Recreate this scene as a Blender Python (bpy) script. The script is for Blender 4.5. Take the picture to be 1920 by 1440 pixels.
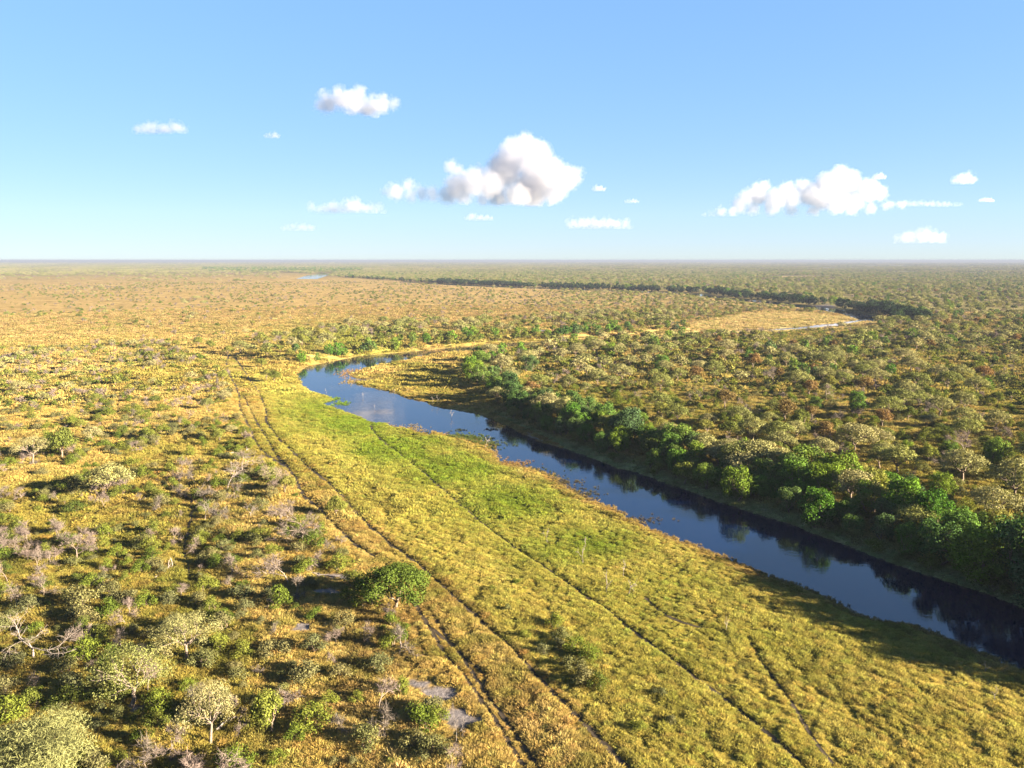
import bpy, math
import numpy as np
from mathutils import Vector
Rad = math.radians
rng = np.random.default_rng(11)
S = bpy.context.scene
for o in list(bpy.data.objects):
    bpy.data.objects.remove(o)

# ------------------------------------------------------------------ camera
CAM_H, FPX, PITCH = 40.0, 1459.0, Rad(9.07)      # metres, focal length in photo pixels, downward tilt
cam_d = bpy.data.cameras.new('camera')
cam_d.sensor_width = 36.0
cam_d.lens = 36.0 * FPX / 1920.0
cam_d.clip_start, cam_d.clip_end = 0.5, 200000.0
cam = bpy.data.objects.new('camera', cam_d)
S.collection.objects.link(cam)
cam.location = (0, 0, CAM_H)
cam.rotation_euler = (math.pi / 2 - PITCH, 0, 0)
S.camera = cam

# ------------------------------------------------------------------ world, sun, exposure
SUN_EL, SUN_AZ = Rad(15.5), Rad(111.0)           # azimuth from +Y (view) towards +X (right)
w = bpy.data.worlds.new('World')
S.world = w
w.use_nodes = True
nt = w.node_tree
nt.nodes.clear()
sky = nt.nodes.new('ShaderNodeTexSky')
sky.sky_type = 'NISHITA'
sky.sun_disc = False
sky.sun_elevation, sky.sun_rotation = SUN_EL, SUN_AZ
sky.altitude = 900
sky.air_density, sky.dust_density, sky.ozone_density = 1.0, 0.0, 3.0
bg = nt.nodes.new('ShaderNodeBackground')
bg.inputs['Strength'].default_value = 0.0565
wo = nt.nodes.new('ShaderNodeOutputWorld')
gam = nt.nodes.new('ShaderNodeGamma'); gam.inputs['Gamma'].default_value = 0.29        # the photograph's soft tone curve in the sky
hsv = nt.nodes.new('ShaderNodeHueSaturation'); hsv.inputs['Saturation'].default_value = 1.95
nt.links.new(sky.outputs[0], gam.inputs[0])
nt.links.new(gam.outputs[0], hsv.inputs['Color'])
wbm = nt.nodes.new('ShaderNodeMix'); wbm.data_type = 'RGBA'; wbm.blend_type = 'MULTIPLY'; wbm.inputs[0].default_value = 1.0
wbm.inputs[7].default_value = (.65, .77, 1.0, 1)                                      # white balance
nt.links.new(hsv.outputs[0], wbm.inputs[6])
nt.links.new(wbm.outputs[2], bg.inputs[0])
nt.links.new(bg.outputs[0], wo.inputs[0])

sun_d = bpy.data.lights.new('sun', 'SUN')
sun_d.energy = 5.0
sun_d.angle = Rad(0.5)
sun_d.color = (1.0, 0.86, 0.66)
sun = bpy.data.objects.new('sun', sun_d)
S.collection.objects.link(sun)
SUN_DIR = Vector((math.sin(SUN_AZ) * math.cos(SUN_EL), math.cos(SUN_AZ) * math.cos(SUN_EL), math.sin(SUN_EL)))
sun.rotation_euler = (-SUN_DIR).to_track_quat('-Z', 'Y').to_euler()
sun.location = (300, -100, 200)

S.view_settings.view_transform = 'Standard'
S.view_settings.look = 'None'
S.view_settings.exposure = 3.68
S.view_settings.gamma = 1.0
S.view_settings.use_curve_mapping = False
S.render.engine = 'CYCLES'
S.cycles.max_bounces = 16
S.cycles.diffuse_bounces = 2
S.cycles.glossy_bounces = 3
S.cycles.transmission_bounces = 4
S.cycles.volume_bounces = 14
S.cycles.use_denoising = True
S.cycles.volume_max_steps = 256
S.cycles.sample_clamp_indirect = 6.0

# ------------------------------------------------------------------ small maths
def sm(x, a, b):
    t = np.clip((x - a) / (b - a), 0, 1)
    return t * t * (3 - 2 * t)

def _hash(ix, iy, seed):
    h = (ix.astype(np.int64) * 374761393 + iy.astype(np.int64) * 668265263 + seed * 1274126177) & 0xFFFFFFFF
    h = ((h ^ (h >> 13)) * 1274126177) & 0xFFFFFFFF
    return ((h ^ (h >> 16)) & 0xFFFF) / 65535.0

def noise(x, y, seed=0):
    ix, iy = np.floor(x), np.floor(y)
    fx, fy = x - ix, y - iy
    fx, fy = fx * fx * (3 - 2 * fx), fy * fy * (3 - 2 * fy)
    a, b = _hash(ix, iy, seed), _hash(ix + 1, iy, seed)
    c, d = _hash(ix, iy + 1, seed), _hash(ix + 1, iy + 1, seed)
    return (a * (1 - fx) + b * fx) * (1 - fy) + (c * (1 - fx) + d * fx) * fy

def fbm(x, y, seed=0, n=4):
    s, a, t = 0, 0.5, 0
    for k in range(n):
        s = s + a * noise(x * 2 ** k, y * 2 ** k, seed + k)
        t += a
        a *= 0.55
    return s / t

CP, SP = math.cos(PITCH), math.sin(PITCH)

def ray(px, py):
    """Direction through a photo pixel (1920x1440 frame), used to survey the layout."""
    a, b = (np.asarray(px, float) - 960) / FPX, (720 - np.asarray(py, float)) / FPX
    return a, CP + b * SP, -SP + b * CP

def on_plane(px, py, z=0.0):
    dx, dy, dz = ray(px, py)
    t = (z - CAM_H) / np.minimum(dz, -1e-4)
    return dx * t, dy * t

def project(x, y, z=0.0):
    f = y * CP - (z - CAM_H) * SP
    u = y * SP + (z - CAM_H) * CP
    f = np.maximum(f, 0.1)
    return 960 + FPX * x / f, 720 - FPX * u / f, f

def inside(poly, x, y):
    r = np.zeros(np.shape(x), bool)
    n = len(poly)
    for i in range(n):
        x0, y0 = poly[i]
        x1, y1 = poly[(i + 1) % n]
        if y0 == y1:
            continue
        c = ((y0 > y) != (y1 > y)) & (x < (x1 - x0) * (y - y0) / (y1 - y0) + x0)
        r ^= c
    return r

def seg_dist(pts, x, y, closed):
    d = np.full(np.shape(x), 1e9)
    n = len(pts)
    for i in range(n if closed else n - 1):
        ax, ay = pts[i]
        bx, by = pts[(i + 1) % n]
        vx, vy = bx - ax, by - ay
        L = vx * vx + vy * vy + 1e-9
        t = np.clip(((x - ax) * vx + (y - ay) * vy) / L, 0, 1)
        d = np.minimum(d, (x - ax - t * vx) ** 2 + (y - ay - t * vy) ** 2)
    return np.sqrt(d)

# ------------------------------------------------------------------ survey of the river and the zones
WL = -1.2                                         # water level
left_shore = [(557, 700), (561, 717), (586, 734), (612, 742), (627, 750), (604, 757), (632, 766), (656, 775), (680, 783),
    (693, 791), (722, 794), (737, 802), (772, 806), (802, 817), (812, 811), (860, 820), (921, 836), (927, 850), (942, 870),
    (985, 877), (1031, 890), (1056, 910), (1099, 936), (1142, 951), (1173, 970), (1216, 993), (1280, 1017), (1340, 1040),
    (1380, 1057), (1447, 1085), (1493, 1100), (1547, 1123), (1613, 1157), (1647, 1166), (1707, 1174), (1773, 1200),
    (1840, 1230), (1920, 1262), (2040, 1315), (2300, 1440), (2700, 1640)]
right_shore = [(2900, 1560), (2450, 1355), (2150, 1235), (2020, 1183), (1920, 1142), (1847, 1113), (1780, 1093), (1680, 1060),
    (1613, 1033), (1540, 1007), (1480, 983), (1400, 959), (1315, 930), (1258, 910), (1193, 886), (1156, 878), (1093, 853),
    (1059, 842), (1019, 831), (985, 816), (954, 800), (923, 786), (890, 775), (846, 768), (809, 761), (800, 753), (765, 747),
    (737, 735), (702, 728), (676, 722), (660, 719), (700, 713), (704, 709), (668, 711), (655, 704), (668, 695), (700, 687), (747, 677), (793, 668),
    (833, 661), (913, 657), (965, 650), (1020, 645), (1100, 639.5), (1200, 634), (1300, 629), (1400, 622), (1470, 619.5), (1530, 615.5), (1580, 610), (1600, 605)]
north_shore = [(1650, 601), (1625, 597), (1602, 600), (1570, 605), (1520, 610), (1475, 615), (1390, 619), (1290, 625), (1200, 630), (1100, 635.5), (1035, 639), (1000, 641), (950, 643.5),
    (867, 650), (800, 657), (747, 662), (673, 668), (617, 679), (580, 686)]
river_px = left_shore + right_shore + north_shore
_rx, _ry = on_plane(*zip(*river_px), WL)
RIVER = list(zip(_rx, _ry))
far_px = [(1638, 600), (1600, 589), (1560, 582), (1500, 574), (1440, 567), (1365, 561), (1300, 551), (1150, 545.5), (1000, 540.5), (870, 535.5), (780, 530), (700, 526), (640, 522)]
_fx, _fy = on_plane(*zip(*far_px), WL)
FARCH = list(zip(_fx, _fy))
pool_px = [(556, 523), (576, 516.5), (596, 512.5), (620, 510.6), (627, 512.5), (606, 519), (592, 523.5)]
_qx, _qy = on_plane(*zip(*pool_px), WL)
FARPOOL = list(zip(_qx, _qy))

wood_px = [(872, 688), (884, 722), (906, 748), (962, 778), (1010, 797), (1070, 826), (1150, 858), (1250, 889), (1320, 910), (1400, 934),
    (1500, 974), (1600, 1008), (1690, 1040), (1770, 1068), (1850, 1102), (1960, 1144), (2100, 1200), (2420, 1330), (2900, 1530), (5000, 1500), (3400, 612),
    (1660, 606), (1600, 616), (1520, 624), (1470, 626), (1300, 634), (1150, 642), (1040, 650), (980, 660), (900, 672)]
WOOD = list(zip(*on_plane(*zip(*wood_px), 0)))
north_px = [(470, 672), (560, 682), (617, 676), (673, 665), (747, 659), (800, 654), (867, 647), (950, 640), (1000, 637), (1100, 631), (1290, 619),
    (1250, 585), (1000, 596), (800, 606), (600, 618), (480, 636)]
NORTH = list(zip(*on_plane(*zip(*north_px), 0)))

def water_dist(x, y):
    near = y < 1500
    d = np.full(np.shape(x), 400.0)
    if near.any():
        xx, yy = x[near], y[near]
        dn = seg_dist(RIVER, xx, yy, True)
        dn = np.where(inside(RIVER, xx, yy), -dn, dn)
        df = seg_dist(FARCH, xx, yy, False) - 10.0
        d[near] = np.minimum(dn, df)
    f2 = (y > 1300) & (y < 3200) & (np.abs(x + 550) < 700)
    if f2.any():
        xx, yy = x[f2], y[f2]
        dp = seg_dist(FARPOOL, xx, yy, True)
        d[f2] = np.minimum(d[f2], np.where(inside(FARPOOL, xx, yy), -dp, dp))
    return d

def height(x, y):
    x, y = np.asarray(x, float), np.asarray(y, float)
    d = water_dist(x, y)
    dw = seg_dist(WOOD, x, y, True)
    dw = np.where(inside(WOOD, x, y), dw, -dw)
    dn = seg_dist(NORTH, x, y, True)
    dn = np.where(inside(NORTH, x, y), dn, -dn)
    we, wn = sm(dw, -6, 4), sm(dn, -10, 6)
    dj = d + (noise(x / 3, y / 3, 5) - 0.5) * np.clip(d, 0, 4) * 0.5
    bed = WL - 0.10 - 0.35 * np.clip(-d, 0, 6)
    hm = WL + 0.22 * sm(dj, 0, 1.5) + 0.93 * sm(dj, 0, 45)
    hw = WL + 0.45 * sm(dj, 0, 2) + 1.5 * sm(dj, 1, 12)
    hn = WL + 0.35 * sm(dj, 0, 2) + 2.6 * sm(dj, 2, 12) - 1.2 * sm(d, 30, 140)
    h = hm * (1 - we) + hw * we
    h = h * (1 - wn) + hn * wn
    r = np.hypot(x, y)
    und = (fbm(x / 40, y / 40, 21, 3) - 0.5) * 0.9 + (noise(x / 5, y / 5, 31) - 0.5) * 0.34 * sm(-r, -300, -150)
    h = h + und * sm(d, 1, 25)
    return np.where(d < 0, bed, h)

def ground_at(px, py):
    """Ground point seen at a photo pixel."""
    px, py = np.atleast_1d(np.asarray(px, float)), np.atleast_1d(np.asarray(py, float))
    z = np.zeros(px.shape)
    for _ in range(5):
        x, y = on_plane(px, py, z)
        z = 0.5 * z + 0.5 * np.maximum(height(x, y), WL)
    x, y = on_plane(px, py, z)
    return x, y, np.maximum(height(x, y), WL)

# ------------------------------------------------------------------ mesh helpers
def link(o):
    S.collection.objects.link(o)
    return o

def mesh(name, V, F, mats=(), mi=None, smooth=False, attr=None):
    me = bpy.data.meshes.new(name)
    V = np.asarray(V, np.float32)
    if isinstance(F, np.ndarray):
        k = F.shape[1]
        me.vertices.add(len(V)); me.vertices.foreach_set('co', V.ravel())
        me.loops.add(F.size); me.loops.foreach_set('vertex_index', F.astype(np.int32).ravel())
        me.polygons.add(len(F)); me.polygons.foreach_set('loop_start', np.arange(0, F.size, k, dtype=np.int32))
        me.update(calc_edges=True)
    else:
        me.from_pydata(V.tolist(), [], F)
        me.update()
    for m in mats:
        me.materials.append(m)
    if mi is not None:
        me.polygons.foreach_set('material_index', np.asarray(mi, np.int32))
    if smooth:
        me.polygons.foreach_set('use_smooth', np.ones(len(me.polygons), bool))
    if attr:
        for nme, (typ, dom, data) in attr.items():
            a = me.attributes.new(nme, typ, dom)
            a.data.foreach_set('color' if typ == 'FLOAT_COLOR' else 'value', np.asarray(data, np.float32).ravel())
    me.validate()
    return me

def obj(name, me, parent=None, loc=(0, 0, 0), rot=(0, 0, 0), sc=(1, 1, 1)):
    o = bpy.data.objects.new(name, me)
    link(o)
    o.parent = parent
    o.location, o.rotation_euler, o.scale = loc, rot, sc
    return o

def tag(o, label=None, cat=None, group=None, kind=None):
    for k, v in (('label', label), ('category', cat), ('group', group), ('kind', kind)):
        if v:
            o[k] = v
    return o

# ------------------------------------------------------------------ materials
def mat_base(name):
    m = bpy.data.materials.new(name)
    m.use_nodes = True
    m.node_tree.nodes.clear()
    return m, m.node_tree, m.node_tree.nodes.new, m.node_tree.links.new

def mixc(N, Lk, fac, a, b, mode='MIX'):
    n = N('ShaderNodeMix'); n.data_type = 'RGBA'; n.blend_type = mode
    for s, v in ((n.inputs[0], fac), (n.inputs[6], a), (n.inputs[7], b)):
        if hasattr(v, 'is_linked') or hasattr(v, 'links'):
            Lk(v, s)
        elif isinstance(v, (int, float)):
            s.default_value = v
        else:
            s.default_value = (*v, 1)
    return n.outputs[2]

ALB = .575       # the surveyed plant and soil tones, brought to real-world reflectance

def foliage(name, pal, trans=0.3, tcol=None):
    """Leaf material: palette picked per plant, small change from leaf to leaf."""
    m, t, N, Lk = mat_base(name)
    oi = N('ShaderNodeObjectInfo')
    cr = N('ShaderNodeValToRGB')
    el = cr.color_ramp.elements
    while len(el) < len(pal):
        el.new(0.5)
    for i, c in enumerate(pal):
        el[i].position = i / max(1, len(pal) - 1)
        el[i].color = (*(ALB * q for q in c), 1)
    Lk(oi.outputs['Random'], cr.inputs[0])
    at = N('ShaderNodeAttribute'); at.attribute_name = 'lv'
    mr = N('ShaderNodeMapRange')
    mr.inputs[3].default_value, mr.inputs[4].default_value = 0.62, 1.38
    Lk(at.outputs['Fac'], mr.inputs[0])
    col = mixc(N, Lk, 1.0, cr.outputs[0], mr.outputs[0], 'MULTIPLY')
    d = N('ShaderNodeBsdfDiffuse'); Lk(col, d.inputs[0])
    tr = N('ShaderNodeBsdfTranslucent')
    Lk(mixc(N, Lk, 1.0, col, tcol or (1.25, 1.2, 0.6), 'MULTIPLY'), tr.inputs[0])
    mx = N('ShaderNodeMixShader'); mx.inputs[0].default_value = trans
    Lk(d.outputs[0], mx.inputs[1]); Lk(tr.outputs[0], mx.inputs[2])
    o = N('ShaderNodeOutputMaterial'); Lk(mx.outputs[0], o.inputs[0])
    return m

def bark(name, a, b, scale=6.0):
    m, t, N, Lk = mat_base(name)
    tc = N('ShaderNodeTexCoord')
    nz = N('ShaderNodeTexNoise'); nz.inputs['Scale'].default_value = scale; nz.inputs['Detail'].default_value = 5
    Lk(tc.outputs['Object'], nz.inputs['Vector'])
    mr = N('ShaderNodeMapRange'); mr.inputs[1].default_value, mr.inputs[2].default_value = 0.35, 0.65
    Lk(nz.outputs[0], mr.inputs[0])
    col = mixc(N, Lk, mr.outputs[0], tuple(ALB * q for q in a), tuple(ALB * q for q in b))
    p = N('ShaderNodeBsdfPrincipled'); Lk(col, p.inputs['Base Color']); p.inputs['Roughness'].default_value = 0.9
    p.inputs['Specular IOR Level'].default_value = 0.2
    bp = N('ShaderNodeBump'); bp.inputs['Strength'].default_value = 0.6; bp.inputs['Distance'].default_value = 0.05
    Lk(nz.outputs[0], bp.inputs['Height']); Lk(bp.outputs[0], p.inputs['Normal'])
    o = N('ShaderNodeOutputMaterial'); Lk(p.outputs[0], o.inputs[0])
    return m

M = {}
M['acacia'] = foliage('acacia_leaves', [(.16, .17, .052), (.24, .225, .09), (.265, .235, .105), (.205, .215, .062), (.135, .15, .04)], .15)
M['round'] = foliage('olive_leaves', [(.09, .11, .024), (.165, .175, .036), (.20, .18, .046), (.135, .16, .027)], .18)
M['river'] = foliage('riverside_leaves', [(.06, .135, .018), (.11, .195, .022), (.065, .12, .035), (.15, .21, .026), (.055, .095, .045), (.13, .19, .02), (.05, .095, .032)], .2)
M['dark'] = foliage('shaded_bank_leaves', [(.020, .036, .016), (.03, .05, .018), (.022, .038, .022)], .1)  # leaf tones darkened to hold the shade of the far-channel tree wall
M['brown'] = foliage('russet_leaves', [(.18, .105, .04), (.21, .13, .05), (.15, .11, .04)], 0.2, (1.3, 1.0, 0.6))
M['green'] = foliage('shrub_leaves', [(.07, .10, .016), (.12, .15, .022), (.15, .16, .028), (.06, .082, .018)], .22)
M['olive'] = foliage('dry_shrub_leaves', [(.115, .115, .042), (.17, .15, .06), (.105, .11, .048), (.145, .145, .045)], .2)
M['twig'] = foliage('bare_twigs', [(.15, .118, .10), (.205, .155, .13), (.13, .11, .09)], 0.05)
M['feather'] = foliage('feathery_leaves', [(.20, .205, .075), (.22, .22, .085)], 0.3)
M['shade'] = foliage('shade_tree_leaves', [(.085, .12, .02), (.085, .12, .02)], .2)
M['bark'] = bark('bark', (.10, .07, .045), (.23, .17, .12))
M['palebark'] = bark('pale_bark', (.12, .09, .065), (.25, .195, .15))
M['dead'] = bark('bleached_wood', (.18, .145, .12), (.31, .26, .22))

def grass_mat(name, trans=0.35):
    m, t, N, Lk = mat_base(name)
    at = N('ShaderNodeAttribute'); at.attribute_name = 'tint'; at.attribute_type = 'INSTANCER'
    lv = N('ShaderNodeAttribute'); lv.attribute_name = 'lv'
    mr = N('ShaderNodeMapRange'); mr.inputs[3].default_value, mr.inputs[4].default_value = 0.7, 1.3
    Lk(lv.outputs['Fac'], mr.inputs[0])
    col = mixc(N, Lk, 1.0, at.outputs['Color'], mr.outputs[0], 'MULTIPLY')
    d = N('ShaderNodeBsdfDiffuse'); Lk(col, d.inputs[0])
    tr = N('ShaderNodeBsdfTranslucent'); Lk(col, tr.inputs[0])
    mx = N('ShaderNodeMixShader'); mx.inputs[0].default_value = trans
    Lk(d.outputs[0], mx.inputs[1]); Lk(tr.outputs[0], mx.inputs[2])
    o = N('ShaderNodeOutputMaterial'); Lk(mx.outputs[0], o.inputs[0])
    return m
M['grass'] = grass_mat('grass_blades')

def ground_mat():
    m, t, N, Lk = mat_base('savanna_ground')
    at = N('ShaderNodeAttribute'); at.attribute_name = 'soil'
    geo = N('ShaderNodeNewGeometry')
    n1 = N('ShaderNodeTexNoise'); n1.inputs['Scale'].default_value = 0.9; n1.inputs['Detail'].default_value = 6; n1.inputs['Roughness'].default_value = 0.65
    n2 = N('ShaderNodeTexNoise'); n2.inputs['Scale'].default_value = 0.035; n2.inputs['Detail'].default_value = 7; n2.inputs['Roughness'].default_value = 0.7
    for n in (n1, n2):
        Lk(geo.outputs['Position'], n.inputs['Vector'])
    r1 = N('ShaderNodeMapRange'); r1.inputs[1].default_value, r1.inputs[2].default_value, r1.inputs[3].default_value, r1.inputs[4].default_value = 0.3, 0.7, 0.6, 1.35
    Lk(n1.outputs[0], r1.inputs[0])
    r2 = N('ShaderNodeMapRange'); r2.inputs[1].default_value, r2.inputs[2].default_value, r2.inputs[3].default_value, r2.inputs[4].default_value = 0.3, 0.7, 0.75, 1.25
    Lk(n2.outputs[0], r2.inputs[0])
    c = mixc(N, Lk, 1.0, at.outputs['Color'], r1.outputs[0], 'MULTIPLY')
    c = mixc(N, Lk, 1.0, c, r2.outputs[0], 'MULTIPLY')
    p = N('ShaderNodeBsdfDiffuse'); Lk(c, p.inputs['Color'])
    bp = N('ShaderNodeBump'); bp.inputs['Strength'].default_value = 0.8; bp.inputs['Distance'].default_value = 0.35
    Lk(n1.outputs[0], bp.inputs['Height']); Lk(bp.outputs[0], p.inputs['Normal'])
    o = N('ShaderNodeOutputMaterial'); Lk(p.outputs[0], o.inputs[0])
    return m

def water_mat():
    m, t, N, Lk = mat_base('river_water')
    geo = N('ShaderNodeNewGeometry')
    mp = N('ShaderNodeMapping'); mp.inputs['Scale'].default_value = (0.55, 1.5, 1.0); mp.inputs['Rotation'].default_value = (0, 0, Rad(25))
    Lk(geo.outputs['Position'], mp.inputs[0])
    n1 = N('ShaderNodeTexNoise'); n1.inputs['Scale'].default_value = 1.3; n1.inputs['Detail'].default_value = 4
    n2 = N('ShaderNodeTexNoise'); n2.inputs['Scale'].default_value = 0.07; n2.inputs['Detail'].default_value = 3
    Lk(mp.outputs[0], n1.inputs['Vector']); Lk(geo.outputs['Position'], n2.inputs['Vector'])
    r2 = N('ShaderNodeMapRange'); r2.inputs[1].default_value, r2.inputs[2].default_value, r2.inputs[3].default_value, r2.inputs[4].default_value = 0.38, 0.68, 0.01, 0.10
    Lk(n2.outputs[0], r2.inputs[0])
    bp = N('ShaderNodeBump'); bp.inputs['Distance'].default_value = 0.25
    Lk(r2.outputs[0], bp.inputs['Strength']); Lk(n1.outputs[0], bp.inputs['Height'])
    p = N('ShaderNodeBsdfPrincipled')
    p.inputs['Base Color'].default_value = (0.0002, 0.0025, 0.0135, 1)
    p.inputs['Roughness'].default_value = 0.03
    p.inputs['IOR'].default_value = 1.5
    Lk(bp.outputs[0], p.inputs['Normal'])
    o = N('ShaderNodeOutputMaterial'); Lk(p.outputs[0], o.inputs[0])
    return m

def soil_mat(name, a, b, scale=1.5):
    m = bark(name, a, b, scale)
    return m
M['ground'] = ground_mat()
M['water'] = water_mat()
M['rut'] = soil_mat('rut_soil', (.022, .015, .008), (.055, .037, .018), 0.8)  # dark soil, with the shadow of deep grooves put into its colour
M['sand'] = soil_mat('pale_sand', (.40, .34, .28), (.60, .53, .46), 0.7)

# ------------------------------------------------------------------ colours of the ground cover by place
GOLD, STRAW = np.array([.395, .275, .062]), np.array([.50, .375, .13])
OLIVEG, GREENG, RUST = np.array([.27, .235, .042]), np.array([.18, .245, .024]), np.array([.34, .19, .06])
TAN, UMBER = np.array([.29, .20, .085]), np.array([.16, .10, .03])

FLAT_PX = [(1230, 634), (1480, 622), (1640, 612), (1650, 598), (1480, 583), (1400, 588), (1300, 604)]
MEADOW_PX = [(470, 690), (520, 800), (600, 880), (700, 980), (830, 1080), (960, 1200), (1100, 1340), (1240, 1500), (2600, 1500), (1980, 1290), (1700, 1172), (1450, 1085), (1100, 936), (930, 860), (720, 794), (560, 705)]

def cover(x, y):
    """Grass colour (N,3) at ground points: wet green near the pool, rusty fringe at the water, gold elsewhere."""
    px, py, f = project(x, y)
    d = water_dist(x, y)
    u, v = .48 * x - .88 * y, .88 * x + .48 * y                      # along and across the flood plain
    n1, n2 = fbm(v / 4.5, u / 11, 51, 4), fbm(v / 22 + 7, u / 60, 61, 3)
    n3 = fbm(x / 4 + 9, y / 4, 57, 3)
    c = GOLD * (1 - n1[:, None]) + STRAW * n1[:, None]
    o = sm(n2 + 0.35 * (n1 - .5), .42, .68)[:, None]
    c = c * (1 - 0.75 * o) + OLIVEG * 0.75 * o
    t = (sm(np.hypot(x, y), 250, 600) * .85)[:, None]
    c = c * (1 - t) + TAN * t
    b = (sm(n3 + .5 * (n1 - .5), .52, .74) * .5)[:, None]
    c = c * (1 - b) + UMBER * b
    ml = (inside(MEADOW_PX, px, py) * .58)[:, None]
    c = c * (1 - ml) + np.array([.465, .41, .085]) * ml
    g = np.zeros(len(x))
    for cx, cy, sx, sy, s in ((600, 765, 80, 32, 1.0), (660, 790, 95, 34, 1.2), (750, 835, 105, 36, 1.25), (850, 875, 100, 40, 1.25), (960, 940, 115, 46, 1.15), (1080, 1015, 130, 46, .9), (1250, 1090, 150, 50, .5),
                              (620, 640, 120, 30, .6), (1500, 1180, 400, 60, .25), (560, 800, 70, 50, .35)):
        g = np.maximum(g, s * np.exp(-((px - cx) / sx) ** 2 - ((py - cy) / sy) ** 2))
    g = np.clip(g * (0.45 + 1.0 * n1), 0, .95)[:, None]
    c = c * (1 - g) + GREENG * g
    fr = (sm(-d, -3.5, -0.8) * sm(n1, .28, .5) * (px > 770) * (px < 1500) * (py > 790) * 0.5)[:, None]
    c = c * (1 - fr) + RUST * fr
    fl = (inside(FLAT_PX, px, py) * .7)[:, None]
    c = c * (1 - fl) + np.array([.46, .35, .14]) * fl
    wd = inside(WOOD, x, y)[:, None]
    c = np.where(wd, c * 0.78 + np.array([.10, .12, .02]) * 0.22, c)
    bank = (sm(-d, -7, -1) * inside(WOOD, x, y + 6))[:, None]
    c = c * (1 - .8 * bank) + np.array([.34, .40, .17]) * .8 * bank
    return c

sand_spots = [(826, 1295, 38, 14), (858, 1338, 38, 22), (790, 1283, 36, 6), (612, 1112, 30, 8), (625, 1082, 40, 6), (455, 853, 22, 5), (1693, 918, 36, 9),
              (1545, 573, 22, 4), (1015, 627, 16, 3), (405, 1104, 14, 4), (565, 1175, 18, 8), (260, 1320, 16, 8)]

def sandy(x, y):
    px, py, f = project(x, y)
    s = np.zeros(len(x))
    n = fbm(x / 1.8, y / 1.8, 71, 3)
    for cx, cy, sx, sy in sand_spots:
        s = np.maximum(s, np.exp(-((px - cx) / sx) ** 2 - ((py - cy) / sy) ** 2))
    return np.clip((s * 1.6 - 0.5 + (n - .5) * 1.9) * 2.0, 0, 1)

# ------------------------------------------------------------------ ground sheet
def build_ground():
    th = np.concatenate([np.linspace(-180, -40, 60, endpoint=False), np.linspace(-40, 40, 560, endpoint=False), np.linspace(40, 180, 61)])
    th = np.radians(th)
    r = np.concatenate([np.geomspace(0.5, 44, 18, endpoint=False), np.geomspace(44, 700, 400, endpoint=False), np.geomspace(700, 2600, 110, endpoint=False), np.geomspace(2600, 36000, 40)])
    rr, tt = np.meshgrid(r, th, indexing='ij')
    x, y = (rr * np.sin(tt)).ravel(), (rr * np.cos(tt)).ravel()
    z = height(x, y)
    nr, ncol = len(r), len(th)
    i, j = np.meshgrid(np.arange(nr - 1), np.arange(ncol - 1), indexing='ij')
    a = (i * ncol + j).ravel()
    F = np.stack([a, a + 1, a + ncol + 1, a + ncol], 1)[:, ::-1]
    c = cover(x, y)
    rad = np.hypot(x, y)
    near = sm(-rad, -420, -120)[:, None]
    c = c * (1 - near) + c * np.array([.50, .45, .42]) * near          # litter and soil between near tufts, darkened to carry the shade of the gaps
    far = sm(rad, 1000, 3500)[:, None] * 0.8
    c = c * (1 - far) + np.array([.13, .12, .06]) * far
    px, py, _ = project(x, y)
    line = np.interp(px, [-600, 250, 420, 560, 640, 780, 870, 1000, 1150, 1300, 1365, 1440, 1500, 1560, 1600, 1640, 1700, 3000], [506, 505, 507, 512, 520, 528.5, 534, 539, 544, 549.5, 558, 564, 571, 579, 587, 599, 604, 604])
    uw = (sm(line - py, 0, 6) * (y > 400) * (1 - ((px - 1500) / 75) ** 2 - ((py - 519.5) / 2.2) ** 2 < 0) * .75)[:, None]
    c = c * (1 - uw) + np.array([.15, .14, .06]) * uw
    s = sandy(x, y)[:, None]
    c = c * (1 - s) + np.array([.16, .14, .135]) * s  # sand colour greyed and lowered to include the shadow lying on it
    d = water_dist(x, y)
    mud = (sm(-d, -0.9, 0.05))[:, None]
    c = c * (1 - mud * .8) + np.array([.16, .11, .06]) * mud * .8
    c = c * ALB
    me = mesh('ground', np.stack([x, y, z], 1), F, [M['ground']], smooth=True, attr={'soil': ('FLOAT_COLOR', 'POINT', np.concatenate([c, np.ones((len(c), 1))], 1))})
    tag(obj('ground', me), kind='structure')
build_ground()

wx, wy = np.meshgrid(np.linspace(-900, 700, 17), np.linspace(10, 2500, 26), indexing='ij')
a = (np.arange(16)[:, None] * 26 + np.arange(25)[None]).ravel()
wm = mesh('river', np.stack([wx.ravel(), wy.ravel(), np.full(wx.size, WL)], 1), np.stack([a, a + 26, a + 27, a + 1], 1), [M['water']])
tag(obj('river', wm), kind='structure')

# ------------------------------------------------------------------ ruts and game trails
def smooth_line(pts, step=0.6):
    P = np.array(pts, float)
    for _ in range(3):
        Q = [P[0]]
        for a, b in zip(P[:-1], P[1:]):
            Q += [a * .75 + b * .25, a * .25 + b * .75]
        Q.append(P[-1])
        P = np.array(Q)
    L = np.concatenate([[0], np.cumsum(np.hypot(*np.diff(P, axis=0).T))])
    s = np.arange(0, L[-1], step)
    return np.stack([np.interp(s, L, P[:, 0]), np.interp(s, L, P[:, 1])], 1)

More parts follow.
